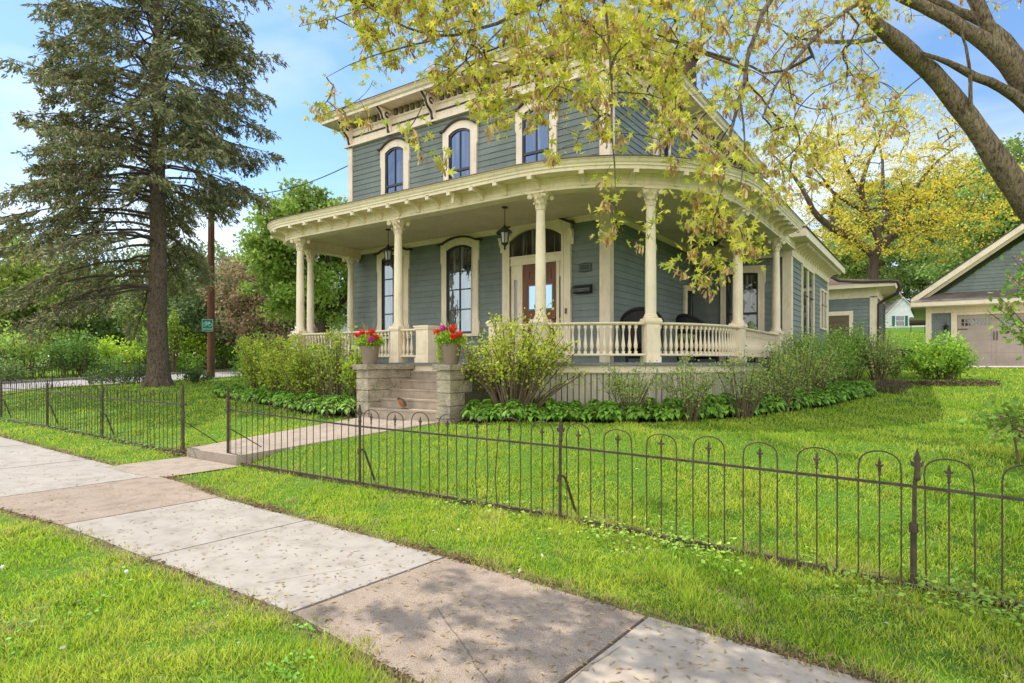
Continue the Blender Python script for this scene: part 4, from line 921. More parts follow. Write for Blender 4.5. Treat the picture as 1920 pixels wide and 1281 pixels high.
# ---------------------------------------------------------------- shrubs
def shrub(name,label,x,y,rx,ry,h,nst,nl,col,size,open_=.3,shape='dia',pal=None,group=None,cat='shrub',stemc=stemm,z0=None,base=.15,low=.25,up=.3,lean=(0,0),cl=.10):
    """stems rising from one crown, leaves clustered along the upper parts of the stems"""
    z=G(x,y) if z0 is None else z0; root=thing(name,(x,y,z),label,cat,group)
    st=MB(); P=[]
    for i in range(nst):
        a=rng.uniform(0,6.28); rr=math.sqrt(rng.uniform(0,1)); tx=math.cos(a)*rr*rx+lean[0]; ty=math.sin(a)*rr*ry+lean[1]; tz=h*(1-.35*rr**2)*rng.uniform(.58,1.14)
        b=np.array([x+math.cos(a)*rx*base*rr,y+math.sin(a)*ry*base*rr,z]); e=np.array([x+tx,y+ty,z+tz]); m=(b+e)/2+np.array([-tx*.15,-ty*.15,tz*.12])+rng.normal(0,.04,3)
        us=np.linspace(0,1,7); C=np.array([b*(1-u)**2+2*m*u*(1-u)+e*u*u for u in us]); st.tube(C,list(np.linspace(.010,.003,7)*max(.6,h)),4,cap=False)
        for k in range(4):
            u=rng.uniform(low,1); p=b*(1-u)**2+2*m*u*(1-u)+e*u*u; q=p+rdir(1,up)[0]*rng.uniform(.1,.28)*min(rx,h); st.tube([p,(p+q)/2+rng.normal(0,.01,3),q],[.004,.003,.002],3,cap=False)
            P.append(p+(q-p)*rng.uniform(.2,1.1)); P.append(q)
        for u in rng.uniform(low,1.0,6): P.append(b*(1-u)**2+2*m*u*(1-u)+e*u*u)
    build('stems',st,stemc,root)
    P=np.array(P); w_=P[:,2]-z; pr=np.clip((w_/h-low*.6)/.3,.08,1)*(1+.8*w_/h); idx=rng.choice(len(P),nl,p=pr/pr.sum()); Q=P[idx]+rng.normal(0,cl,(nl,3))*np.array([1,1,.8])*min(1,h)
    Q=Q[Q[:,2]>z+.03]; V,FA,C=leaves(Q,size,col,.3,.14,shape,up,.35,pal)
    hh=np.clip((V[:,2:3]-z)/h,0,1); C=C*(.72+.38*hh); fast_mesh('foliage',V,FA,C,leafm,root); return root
def xy(px,d): p=at(px,682,d); return float(p[0]),float(p[1])
def gp(px,py): p=on_ground(px,py); return float(p[0]),float(p[1])
YG=(.42,.52,.05); OG=(.15,.23,.045); GR=(.10,.22,.03)
# left of the steps, from the street inwards
LS=[(-16.3,10.6,1.0,.9,1.2,'(a)'),(-15.2,9.9,.9,.8,1.45,''),(-13.7,9.0,.95,.75,1.7,''),(-12.3,8.45,.9,.6,1.55,''),(-11.2,8.3,.75,.5,1.45,''),(-10.1,8.25,.7,.5,1.6,''),(-9.35,8.2,.45,.4,1.25,'')]
lab=['feathery bright green shrub nearest the spruce, leftmost of the shrubs by the porch','leafy green shrub just left of the porch corner post','yellow green shrub standing in front of the rounded left porch corner','bushy yellow green shrub under the left porch railing','yellow green shrub in the middle of the row under the left railing','loose yellow green shrub with brown stems near the left planter','narrow yellow green shrub touching the left stone pier']
cols=[(.20,.38,.04),(.25,.42,.05),YG,(.48,.56,.06),YG,(.42,.52,.08),(.40,.52,.06)]
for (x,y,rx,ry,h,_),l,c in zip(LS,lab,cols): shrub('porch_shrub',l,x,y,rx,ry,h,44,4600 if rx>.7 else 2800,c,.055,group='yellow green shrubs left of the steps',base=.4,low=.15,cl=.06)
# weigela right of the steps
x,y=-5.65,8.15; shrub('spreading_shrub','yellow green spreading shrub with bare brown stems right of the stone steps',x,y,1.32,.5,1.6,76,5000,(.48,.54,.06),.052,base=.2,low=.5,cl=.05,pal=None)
# thin dark shrubs along the slatted base
RS=[(-3.9,8.75,.5,.4,1.0),(-3.1,9.1,.5,.4,.95),(-2.5,9.9,.5,.45,1.0),(-2.15,11.0,.5,.45,1.05),(-2.05,12.2,.6,.5,1.1),(-1.95,13.3,.6,.6,1.1)]
lab=['thin grey green shrub against the slats, nearest the spreading shrub','thin olive shrub against the slats below the widest balustrade','twiggy dark shrub at the curve of the porch base','bare stemmed shrub at the curve, under the corner column','wispy olive shrub under the right railing','dense wispy shrub at the right end of the porch railing']
for (x,y,rx,ry,h),l in zip(RS,lab): shrub('thin_shrub',l,x,y,rx,ry,h,26,1500,(.40,.50,.12),.038,group='thin shrubs along the porch base',base=.3,low=.35,cl=.06)
shrub('porch_side_shrub','dark feathery green shrub beside the wing window',*xy(1500,12.8),.85,.8,1.2,60,7000,(.31,.46,.08),.045,base=.4,low=.15)
shrub('wing_shrub','dark green shrub below the wing windows',*xy(1548,14.8),.9,.8,1.3,50,6000,(.27,.44,.06),.05,base=.4,low=.1)
shrub('corner_shrub','tall dark shrub in front of the brown rear door',*xy(1590,16.8),.7,.7,1.55,50,5500,(.31,.48,.08),.055,base=.4,low=.1)
shrub('pale_shrub','pale yellow green shrub with light leaves at the rear corner of the wing',*xy(1648,16.4),.6,.6,1.3,46,3600,(.44,.52,.15),.05,base=.3,low=.25)
x,y=gp(1762,712); shrub('round_shrub','round bright green shrub standing alone on the lawn in front of the garage',x,y,.85,.75,1.08,60,4600,(.32,.52,.05),.075,shape='leaf',base=.4,low=.05)
x,y=gp(1700,716); shrub('small_weed_shrub','small leafy plant in the brown bed left of the round shrub',x-.3,y+.6,.2,.2,.5,12,260,(.13,.25,.04),.05)
x,y=-1.35,14.7; shrub('twig_clump','low grey brown clump of bare twigs at the end of the hosta border',x+.55,y+.6,.45,.35,.32,70,500,(.16,.13,.09),.03,base=.6,low=.2)
N=2200; x=rng.uniform(-1.2,1.2,N); y=17.9+.2*x+rng.normal(0,.35,N); flat_cards(x,y,.07,.6,(.13,.08,.05),v=.5,name='bark_mulch',zoff=rng.uniform(.02,.08,N),tilt=.8,label='strip of brown bark mulch behind the hosta border')
# honeysuckle with pink flowers at the right edge
def flowering(label,c,rx,ry,rz_,nst,nl,nf,z0,base):
    root=thing('flowering_honeysuckle',(c[0],c[1],z0),label,'shrub'); st=MB(); P=[]
    for i in range(nst):
        e=c+rdir(1)[0]*np.array([rx,ry,rz_])*rng.uniform(.5,1.05); b=np.array(base)+rng.normal(0,.12,3)*[1,1,0]; m=(b+e)/2+np.array([0,0,.35])
        us=np.linspace(0,1,8); C=np.array([b*(1-u)**2+2*m*u*(1-u)+e*u*u for u in us]); st.tube(C,list(np.linspace(.012,.003,8)),5,cap=False)
        for u in rng.uniform(.35,1,14): P.append(b*(1-u)**2+2*m*u*(1-u)+e*u*u)
    P=np.array(P); build('stems',st,stemm,root); q=P[rng.integers(0,len(P),nl)]+rng.normal(0,.06,(nl,3)); V,FA,C=leaves(q,.062,(.26,.42,.07),.3,.1,'leaf',.1)
    fast_mesh('foliage',V,FA,C,leafm,root)
    q=P[rng.integers(0,len(P),nf)]; q=np.repeat(q,15,0)+rng.normal(0,.030,(nf*15,3)); V,FA,C=leaves(q,.030,(.88,.42,.48),.25,.12,'dia',.2); fast_mesh('flowers',V,FA,C,leafm,root)
c=at(1985,560,6.3); b=(float(c[0])+.5,float(c[1])+.2,G(c[0]+.5,c[1]+.2)); flowering('pink flowering honeysuckle branches reaching in from the right edge before the garage',c,.58,.6,.78,46,3600,170,b[2],b)
c=at(1915,800,5.9); b=(float(c[0])+.3,float(c[1])+.1,G(c[0]+.3,c[1])); flowering('low honeysuckle spray with a few pink flowers at the right edge above the fence',c,.42,.4,.22,18,700,24,b[2],b)
# ---------------------------------------------------------------- planters on the piers
def planter(x,y,label,trail):
    root=thing('flower_planter',(x,y,-.012),label,'planter','flower planters on the stone piers')
    p=MB(); p.lathe([(.115,0),(.125,.005),(.155,.14),(.172,.27),(.176,.33),(.178,.345),(.16,.345),(.155,.31),(.0,.305)],seg=28,cap=False); build('pot',p,pot,root,True,True)
    c=np.array([0,0,.42]); n=1500; P=blob(n,c,(.26,.24,.14),.2); P=P[P[:,2]>.3]; V,FA,C=leaves(P,.05,(.34,.50,.05),.3,.12,'leaf',.4)
    parts=[(V,FA,C)]
    if trail:
        n=420; a=rng.normal(-2.6,.35,n); t=rng.uniform(0,1,n); P=np.stack([.2*np.cos(a),.2*np.sin(a),.38-t*.34],1)+rng.normal(0,.02,(n,3)); parts.append(leaves(P,.03,(.33,.42,.05),.2))
    V,FA,C=join(parts); fast_mesh('foliage',V,FA,C,leafm,root,True)
    cs=[(-.2,-.12,.55),(-.05,-.14,.6),(.12,-.1,.58),(.22,-.05,.5),(.02,.05,.62),(-.24,.0,.48),(.2,-.16,.46)]
    for i,cc in enumerate(cs[:7]):
        n=110; P=blob(n,cc,(.055,.055,.045),.6); col=(.72,.05,.03) if i not in (1 if trail else 6,) else (.62,.06,.30)
        V,FA,C=leaves(P,.035,col,.25,.1,'leaf',.3); fast_mesh('flower_head',V,FA,C,leafm,root,True)
    s=MB()
    for k in range(11):
        a=rng.uniform(0,6.28); l=rng.uniform(.14,.30); s.tube([(0,0,.4),(l*.35*math.cos(a),l*.35*math.sin(a),.62),(l*math.cos(a),l*math.sin(a),.78+rng.uniform(-.04,.16))],[.006,.004,.001],4)
    build('spike_leaves',s,mat('pale green blades',(.28,.33,.12),.6),root,False,True); return root
planter(-8.70,7.86,'taupe planter of red geraniums on the left stone pier',False); planter(-6.74,7.88,'taupe planter of red and pink geraniums with trailing vine on the right stone pier',True)
# ---------------------------------------------------------------- the big spruce
def spruce(name,label,x,y,H,Rb,trunk_r,zlow,nbr,seed,side=1.0,dens=1.0):
    z0=G(x,y)-.05; root=thing(name,(x,y,z0),label,'spruce tree')
    t=MB(); n=26; pts=[(x+.02*math.sin(i*.9),y+.02*math.cos(i*1.1),z0+H*i/n) for i in range(n+1)]
    rad=[max(.015,trunk_r*(1-(i/n))**.85*(1+.35*math.exp(-i*1.6))) for i in range(n+1)]; t.tube(pts,rad,18)
    for k in range(7):
        a=k*.9+.3; t.tube([(x+trunk_r*.9*math.cos(a),y+trunk_r*.9*math.sin(a),z0+.45),(x+trunk_r*1.25*math.cos(a),y+trunk_r*1.25*math.sin(a),z0+.08),(x+trunk_r*1.7*math.cos(a),y+trunk_r*1.7*math.sin(a),z0-.08)],[.06,.11,.08],8)
    build('trunk',t,barks,root,True)
    br=MB(); NP=[];ND=[];NS=[]
    for i in range(nbr):
        u=(i+rng.uniform())/nbr; zz=z0+zlow+(H-zlow)*u**1.15; f=(zz-z0-zlow)/(H-zlow)
        az=rng.uniform(0,6.28); 
        L=Rb*(1-f)**.62*rng.uniform(.72,1.08)*(1+.12*math.sin(az*2+f*9)); 
        if f<.12: L*=.75+.25*f/.12
        if f<.19 and math.cos(az-.6)>.0: continue
        if f<.22 and math.cos(az-.55)>.25: L*=.62
        if f<.42: L*=1-.38*max(0,math.cos(az-.55))*(1-f/.42)
        rise=.10+.55*f; droop=.42*(1-f)
        ca,sa=math.cos(az),math.sin(az); us=np.linspace(0,1,9)
        C=np.array([[x+ca*L*q,y+sa*L*q,zz+L*(rise*q*1.0-droop*q*q*1.25+.16*max(0,q-.7))] for q in us]); C[1:]+=rng.normal(0,.03,(8,3))
        br.tube(C,list(np.linspace(.045*(1-f)+.014,.006,9)),5,cap=False)
        ns=int((18+26*(1-f))*dens*1.1)
        for k in range(ns):
            q=rng.uniform(.22 if f<.6 else .1,1)**.75; p=np.array([np.interp(q,us,C[:,j]) for j in range(3)])
            s=rng.choice([-1,1]); l=(.28+.75*(1-q)**.6)*min(1,.45+(1-f))*rng.uniform(.6,1.1)*Rb/4.6
            dv_=np.array([-sa*s*.85+ca*.6,ca*s*.85+sa*.6,-.12-.75*rng.uniform()]); dv_/=np.linalg.norm(dv_)
            e=p+dv_*l+np.array([0,0,-.18*l]); br.tube([p,(p+e)/2+np.array([0,0,.04]),e],[.009,.006,.003],3,cap=False)
            m=int(7+20*l*dens)
            tt=rng.uniform(.15,1.05,m); q_=p+(e-p)*tt[:,None]; NP.append(q_+rng.normal(0,.035,(m,3))); dd=dv_+rng.normal(0,.55,(m,3))+[0,0,-.25]; ND.append(dd); NS.append(np.full(m,.8+.4*q))
    build('branches',br,barkd,root,kind='stuff')
    P=np.concatenate(NP);D=np.concatenate(ND);S=np.concatenate(NS); n=len(P)
    T=np.array([[-.16,0,0],[.16,0,0],[.2,.55,.05],[0,1,0],[-.2,.55,.05]]); TF=np.array([[0,1,2],[0,2,4],[4,2,3]])
    k=rng.uniform(size=(n,1)); C=np.where(k<.62,[[.205,.225,.105]],np.where(k<.85,[[.33,.335,.15]],[[.35,.24,.13]]))*rng.uniform(.65,1.35,(n,1))
    V,FA,C=inst(T,TF,P,frames(D,rng.uniform(0,6.28,n)),np.stack([rng.uniform(.07,.13,n)*S,rng.uniform(.09,.17,n)*S,rng.uniform(.1,.1,n)],1),C)
    fast_mesh('needles',V,FA,C,needlem,root); return root
spruce('spruce_tree','tall dark olive spruce with bare lower trunk at the left end of the lawn',-22.1,10.35,20.5,5.7,.33,3.3,310,1,dens=SPR*.92)
# ---------------------------------------------------------------- broad leaved trees
def broadleaf(name,label,limbs,crown,nt,nl,leafsize,col,bl=.6,shape='dia',pal=None,barkm=barkd,rtw=.01,cat='tree',group=None,up=.15,base=None,droop=.1,squash=.7,low=.35,cap=.10):
    """crown: list of (centre, radii); nt twig ends, nl leaves per twig end"""
    b=limbs[0][0]; root=thing(name,(b[0],b[1],G(b[0],b[1])),label,cat,group)
    vol=np.array([r[0]*r[1]*r[2] for c,r in crown]); cnt=np.maximum(1,(vol/vol.sum()*nt).astype(int)); T=np.concatenate([blob(k,c,r,low) for k,(c,r) in zip(cnt,crown)])
    lm,tw,E_,D_=grow(limbs,T,droop,.5,rtw,wob=.08,cap=cap)
    build('trunk',lm,barkm,root,True); build('branches',tw,barkm,root,kind='stuff')
    m=rng.poisson(nl,len(E_)); P=np.repeat(E_,m,0); sc_=np.repeat(rng.uniform(.6,1.25,len(E_)),m); P=P+rdir(len(P))*(rng.uniform(0,1,len(P))**.5*bl*sc_)[:,None]*np.array([1,1,squash])
    col=(col[0]*1.12,col[1]*.86,col[2]+.03)
    V,FA,C=leaves(P,leafsize,col,.28,.1,shape,up,.35,pal)
    tint=np.repeat(rng.uniform(.75,1.2,len(E_)),m); C=C*np.repeat(tint,len(V)//len(P))[:,None]
    fast_mesh('foliage',V,FA,C,leafm,root); return root
def limb(*pts): return [(float(p[0]),float(p[1]),float(p[2]),r) for p,r in pts]
def A3(px,py,d): return tuple(float(v) for v in at(px,py,d))
def mtree(name,label,px,py_base_d,d,H,cw,trunk_r,col,nt=150,nl=110,leafsize=.2,bl=.9,squash=.7,pal=None,group=None,lowf=.3,spread=1.0,barkm=barkd,depth=None):
    """a whole tree standing where one sees it at column px and distance d"""
    p=at(px,682,d); x,y=float(p[0]),float(p[1]); z=G(x,y); h0=H*lowf
    L=[[(x,y,z-.2,trunk_r*1.3),(x+.05,y,z+.4,trunk_r),(x+.1,y+.1,z+h0,trunk_r*.85),(x,y,z+H*.6,trunk_r*.5),(x+.2,y,z+H*.88,trunk_r*.15)]]
    for k in range(6):
        a=k*1.05+rng.uniform(0,.6); l=cw*.7*spread; zz=z+h0*(.9+.25*(k%3)); L.append([(x+.05,y,zz,trunk_r*.5),(x+math.cos(a)*l*.35,y+math.sin(a)*l*.35,zz+H*.13,trunk_r*.38),(x+math.cos(a)*l*.8,y+math.sin(a)*l*.8,zz+H*.30,trunk_r*.18)])
    cr=[((x,y,z+H*(lowf+1)/2+.0),(cw,cw*(depth or 1),H*(1-lowf)/2))]
    for k in range(5):
        a=rng.uniform(0,6.28); cr.append(((x+math.cos(a)*cw*.55,y+math.sin(a)*cw*.55*(depth or 1),z+H*rng.uniform(lowf+.15,.85)),(cw*.55,cw*.55,H*.2)))
    return broadleaf(name,label,L,cr,nt,nl,leafsize,col,bl,pal=pal,squash=squash,group=group,barkm=barkm,rtw=.014)
GRN=(.12,.22,.03); BRG=(.21,.33,.035)
T=lambda *a,**k: mtree(*a,**k)
# beyond the porch and the side street, left half
T('maple_tree','bright green maple seen between the left porch columns, forked dark trunk',604,0,33,9.6,3.7,.42,(0.298,0.542,0.052),nt=230,nl=150,leafsize=.22,bl=.75,lowf=.27)
T('crab_apple_tree','reddish brown leaved tree standing between the pole and the left porch column',500,0,40,8.3,3.9,.22,(0.350,0.298,0.140),nt=220,nl=110,leafsize=.2,bl=.8,pal=[(0.455,0.263,0.175),(0.350,0.298,0.123),(0.210,0.280,0.088),(0.525,0.350,0.245)],lowf=.15)
T('background_tree','dark green tree low behind the pole sign',432,0,44,6.6,4.4,.25,(0.140,0.263,0.052),nt=170,nl=120,leafsize=.25,bl=1.0,lowf=.1,group='trees across the side street')
T('background_tree','mid green tree filling the gap right of the spruce trunk',352,0,47,9.5,5.0,.3,(0.245,0.403,0.061),nt=190,nl=120,leafsize=.26,bl=1.1,lowf=.1,group='trees across the side street')
T('background_tree','dark tree behind the dark blue house',255,0,60,9.5,6.0,.3,(0.105,0.193,0.052),nt=190,nl=120,leafsize=.32,bl=1.3,lowf=.1,group='trees across the side street')
T('background_tree','leafy green tree left of the dark blue house',105,0,50,9.5,5.6,.3,(0.210,0.367,0.061),nt=190,nl=130,leafsize=.28,bl=1.2,lowf=.08,group='trees across the side street')
T('background_tree','yellow green tree at the left edge of the view',-10,0,44,10.5,5.5,.3,(0.350,0.542,0.070),nt=190,nl=130,leafsize=.26,bl=1.1,lowf=.05,group='trees across the side street')
# hedge of garden shrubs on the far side of the street
hx=[(-40.0,9.8),(-40.2,12.2),(-40.0,14.6),(-40.4,16.9),(-40.0,19.2),(-40.5,21.6),(-40.0,24.2),(-40.4,27),(-40.2,30),(-40.6,33.5),(-40.2,37.5),(-40.6,42),(-40.4,47)]
hl=['grey green','pale yellow green','dark green','bright yellow green','green','golden green','bushy green','low dark','airy green','yellow tinged','dark leafy','green far','farthest green']
hc=[(0.280,0.385,0.123),(0.385,0.525,0.105),(0.175,0.315,0.052),(0.455,0.620,0.052),(0.263,0.455,0.052),(0.438,0.595,0.052),(0.245,0.420,0.052),(0.140,0.263,0.052),(0.298,0.473,0.070),(0.367,0.542,0.070),(0.158,0.280,0.052),(0.263,0.420,0.070),(0.210,0.350,0.052)]
where=['leftmost in the hedge across the street','second in the hedge across the street, behind the fence corner','third shrub of the hedge across the street','in the left half of the hedge across the street','below the dark blue house across the street','right below the dark blue house','just left of the spruce trunk across the street','directly behind the spruce trunk','just right of the spruce trunk across the street','between spruce trunk and pole across the street','behind the pole with the bicycle sign','beyond the pole across the street','at the far end of the hedge across the street']
for i,((x,y),l,c,wv) in enumerate(zip(hx,hl,hc,where)):
    h=rng.uniform(1.9,2.6)+(.9 if i in (1,4) else 0)
    shrub('hedge_shrub',f'{l} shrub, {wv}',x-.8,y,1.7,1.7,h,30,2600,c,.17,base=.6,low=.02,group='hedge across the side street',cl=.22,up=.3)
    if i%2==0: shrub('hedge_shrub',f'low front {l} shrub, {wv}',x+.9,y+1.1,1.0,1.1,1.0,18,1100,tuple(v*1.1 for v in c),.13,base=.6,low=.02,group='hedge across the side street',cl=.18)
shrub('young_tree','slim young tree with bright leaves rising above the hedge',-39.0,19.2,.55,.55,3.9,16,900,(.26,.38,.04),.17,cat='tree',base=.1,low=.4)
# shrubs and weeds at the foot of the side fence
for i,(px,py,s) in enumerate([(172,724,.35),(205,722,.35),(238,722,.42),(262,722,.5),(345,716,.3),(362,716,.28)]):
    p=at(px,682,23.2); shrub('fence_foot_plant',['dark leafy plant at the side fence, leftmost','dark leafy plant at the side fence with small pale leaves','leafy plant at the side fence left of the spruce','taller leafy plant touching the spruce trunk on its left','small leafy plant just right of the spruce trunk','small leafy plant second right of the spruce trunk'][i],float(p[0])+.5,float(p[1]),.55,.5,s*1.6,20,600,(.12,.19,.05),.07,base=.6,low=.05)
# right side: golden honey locust and the wood behind the garage
d=31.0
L=[limb((A3(1634,700,d),.42),(A3(1634,610,d),.27),(A3(1637,505,d),.24),(A3(1640,470,d),.23)),
 limb((A3(1640,478,d),.22),(A3(1600,448,d),.19),(A3(1565,430,d-.5),.17),(A3(1530,405,d-1),.14),(A3(1500,345,d-1.5),.09),(A3(1470,310,d-1.5),.05),(A3(1450,290,d-1.5),.02)),
 limb((A3(1565,430,d-.5),.11),(A3(1555,395,d),.09),(A3(1570,372,d),.07),(A3(1540,330,d),.04),(A3(1500,290,d),.02)),
 limb((A3(1640,475,d),.24),(A3(1662,452,d+.3),.20),(A3(1695,425,d+.5),.17),(A3(1700,385,d+.5),.14),(A3(1720,345,d+.5),.11),(A3(1760,300,d),.06),(A3(1800,270,d),.03)),
 limb((A3(1650,460,d),.2),(A3(1645,440,d),.19),(A3(1625,400,d),.17),(A3(1612,360,d),.13),(A3(1625,310,d),.09),(A3(1650,260,d),.05),(A3(1660,200,d),.02)),
 limb((A3(1645,440,d),.13),(A3(1668,400,d+.5),.12),(A3(1655,350,d+.5),.09),(A3(1655,300,d+1),.06),(A3(1640,240,d+1),.03)),
 limb((A3(1625,400,d),.10),(A3(1580,375,d-.5),.08),(A3(1545,345,d-.5),.05),(A3(1510,330,d-.5),.03)),
 limb((A3(1612,360,d),.09),(A3(1590,320,d),.06),(A3(1570,260,d),.03)),
 limb((A3(1700,385,d+.5),.09),(A3(1740,365,d),.07),(A3(1780,355,d-.5),.05),(A3(1840,340,d-.5),.025)),
 limb((A3(1695,425,d+.5),.09),(A3(1760,410,d),.06),(A3(1830,380,d-.5),.03))]
cr=[(A3(1650,300,d),(4.1,3.2,3.0)),(A3(1530,340,d-1),(2.2,2.2,2.3)),(A3(1780,350,d-.3),(3.0,2.4,2.4)),(A3(1660,430,d-.5),(4.4,2.6,1.5)),(A3(1760,440,d-.5),(3.2,2.2,1.4)),(A3(1560,440,d-1),(1.9,1.8,1.5))]
broadleaf('honey_locust_tree','golden yellow honey locust with dark twisting limbs behind the house wing',L,cr,930,24,.12,(.50,.40,.02),.42,pal=[(.88,.70,.06),(.76,.66,.08),(.90,.66,.06),(.56,.60,.08)],rtw=.007,squash=.55,cap=.06)
RT=[(1560,64,10,6.5,(0.263,0.438,0.052),'tall green tree in the wood seen through the golden tree'),(1668,104,27,10,(0.175,0.333,0.052),'dark green tree of the wood behind the white house'),(1800,98,27,10,(0.245,0.438,0.052),'green tree of the wood just left of the garage gable'),(1870,50,13.5,6.5,(0.210,0.403,0.052),'tall green tree of the wood above the garage gable'),(1960,46,15,6,(0.263,0.473,0.061),'green tree of the wood at the right edge behind the garage'),(1490,70,7.5,6,(0.228,0.385,0.052),'green tree of the wood low behind the house wing')]
for px,d_,H,cw,c,l in RT: T('wood_tree',l,px,0,d_,H,cw,.3,c,nt=200 if d_<90 else 300,nl=120,leafsize=.28 if d_<90 else .45,bl=1.15 if d_<90 else 1.8,lowf=.12,group='trees of the wood behind the garage')
# ---------------------------------------------------------------- the silver maple overhead
dt=8.6
bx,by=float(at(2125,682,dt)[0]),float(at(2125,682,dt)[1]); zb=G(bx,by)
root=thing('silver_maple_tree',(bx,by,zb),'large silver maple with seed hung twigs arching over the lawn from the right','tree')
L=[limb(((bx,by,zb-.2),.48),((bx,by,zb+.5),.40),(A3(2110,600,dt),.36),(A3(2080,500,dt),.33)),
 limb((A3(2100,560,dt),0.224),(A3(2010,480,dt),0.189),(A3(1925,385,dt),0.168),(A3(1893,335,dt),0.159),(A3(1856,281,dt),0.146),(A3(1820,225,dt),0.133),(A3(1775,170,dt),0.125),(A3(1735,125,dt-.1),0.120),(A3(1695,88,dt-.2),0.116),(A3(1668,68,dt-.3),0.103),(A3(1640,45,dt-.4),0.069),(A3(1615,10,dt-.6),0.052),(A3(1575,-60,dt-1),0.043),(A3(1500,-160,dt-2),0.034)),
 limb((A3(2080,500,dt),0.258),(A3(2035,410,dt),0.215),(A3(1995,310,dt),0.194),(A3(1962,235,dt),0.176),(A3(1928,165,dt),0.163),(A3(1895,118,dt),0.142),(A3(1858,86,dt),0.112),(A3(1818,58,dt),0.093),(A3(1778,36,dt),0.086),(A3(1735,14,dt),0.082),(A3(1690,-8,dt),0.077),(A3(1600,-70,dt-1),0.069),(A3(1500,-150,dt-2),0.047)),
 limb((A3(1895,125,dt),0.103),(A3(1862,70,dt),0.090),(A3(1832,10,dt),0.086),(A3(1810,-50,dt),0.069),(A3(1760,-150,dt),0.043)),
 limb((A3(2010,330,dt+.6),0.120),(A3(1950,170,dt+.6),0.095),(A3(1905,90,dt+.6),0.082),(A3(1850,40,dt+.6),0.073),(A3(1790,20,dt+.6),0.060),(A3(1700,-25,dt+.6),0.043)),
 limb((A3(1945,215,dt),0.095),(A3(1905,178,dt),0.073),(A3(1862,156,dt-.1),0.062),(A3(1820,144,dt-.2),0.052),(A3(1785,122,dt-.2),0.043),(A3(1760,106,dt-.3),0.033),(A3(1730,100,dt-.3),0.022)),
 limb((A3(1822,220,dt-.1),.03),(A3(1815,185,dt-.2),.025),(A3(1822,130,dt-.2),.022),(A3(1815,90,dt-.3),.018),(A3(1800,55,dt-.3),.014)),
 limb((A3(1575,-60,dt-1),.045),(A3(1470,-40,6.2),.030),(A3(1442,0,5.8),.024),(A3(1412,70,5.4),.021),(A3(1396,130,5.2),.019),(A3(1388,190,5.1),.017),(A3(1366,255,5.0),.014),(A3(1358,330,4.9),.010),(A3(1352,400,4.8),.007),(A3(1330,440,4.8),.005)),
 limb((A3(1388,190,5.1),.011),(A3(1405,230,5.0),.009),(A3(1398,300,5.0),.007),(A3(1385,370,4.9),.005)),
 limb((A3(1500,-160,dt-2),.035),(A3(1300,-110,5.9),.03),(A3(1120,-50,5.7),.024),(A3(1010,10,5.6),.02),(A3(930,45,5.5),.016),(A3(880,65,5.5),.013),(A3(822,74,5.4),.011),(A3(770,62,5.3),.010),(A3(715,30,5.2),.008),(A3(675,5,5.2),.006),(A3(640,-20,5.2),.004)),
 limb((A3(822,74,5.4),.009),(A3(788,72,5.3),.009),(A3(735,96,5.3),.007),(A3(680,110,5.2),.0045),(A3(640,122,5.2),.003),(A3(612,145,5.2),.002)),
 limb((A3(1120,-50,5.7),.018),(A3(1140,40,5.4),.013),(A3(1147,130,5.2),.011),(A3(1146,230,5.1),.009),(A3(1150,320,5.0),.006),(A3(1158,400,5.0),.003)),
 limb((A3(1396,130,5.2),.012),(A3(1330,110,5.3),.010),(A3(1262,72,5.4),.008),(A3(1190,50,5.5),.006)),
 limb((A3(1370,112,5.3),.013),(A3(1315,104,5.4),.011),(A3(1250,76,5.5),.008)),
 limb((A3(1640,-10,dt-1.4),.03),(A3(1590,15,7),.025),(A3(1540,60,6.6),.02),(A3(1490,110,6.3),.016),(A3(1450,160,6.1),.012),(A3(1430,220,6),.008)),
 limb((A3(1640,72,dt-.3),.035),(A3(1600,80,8),.03),(A3(1550,78,7.8),.022),(A3(1480,70,7.6),.012)),
 limb((A3(960,30,5.6),.010),(A3(905,90,5.4),.008),(A3(860,130,5.3),.006),(A3(800,175,5.2),.004)),
 limb((A3(560,50,5.2),.002),(A3(610,45,5.2),.003),(A3(650,30,5.2),.004),(A3(690,14,5.2),.006))]
tg=[]
def zone(n,poly,d0,d1):
    xs_=[p[0] for p in poly];ys_=[p[1] for p in poly]; c=0
    while c<n:
        px=rng.uniform(min(xs_),max(xs_)); py=rng.uniform(min(ys_),max(ys_))
        if inpoly(np.array(px),np.array(py),poly): tg.append((px,py,rng.uniform(d0,d1))); c+=1
zone(190,[(590,-60),(1110,-60),(1110,150),(1000,170),(900,215),(800,150),(700,120),(640,90)],4.9,6.4)
zone(110,[(1080,-60),(1420,-60),(1400,190),(1330,240),(1240,270),(1180,200),(1090,190)],4.7,6.3)
zone(60,[(1080,-60),(1420,-60),(1400,190),(1180,200),(1090,190)],6.3,8.3)
zone(26,[(880,180),(1120,160),(1160,260),(1060,240),(920,240)],4.9,5.4)
zone(22,[(1290,240),(1420,240),(1410,420),(1330,440),(1290,340)],4.6,5.3)
zone(14,[(1250,380),(1420,380),(1420,480),(1330,520),(1240,480)],4.6,5.1)
zone(270,[(1400,-80),(1760,-80),(1660,20),(1640,110),(1720,240),(1600,260),(1500,300),(1430,330),(1400,200)],6.5,9.5)
zone(40,[(1400,180),(1560,260),(1540,360),(1440,380)],6,8)
zone(30,[(1640,-60),(1920,-60),(1920,60),(1700,60)],9.2,10.5)
zone(120,[(430,-520),(1250,-520),(1250,-80),(430,-120)],4.4,6.0)
zone(55,[(720,-40),(1330,-40),(1330,90),(1000,130),(800,60)],4.8,5.8)
zone(130,[(950,-300),(1520,-300),(1520,-50),(950,-50)],6.6,8.2)
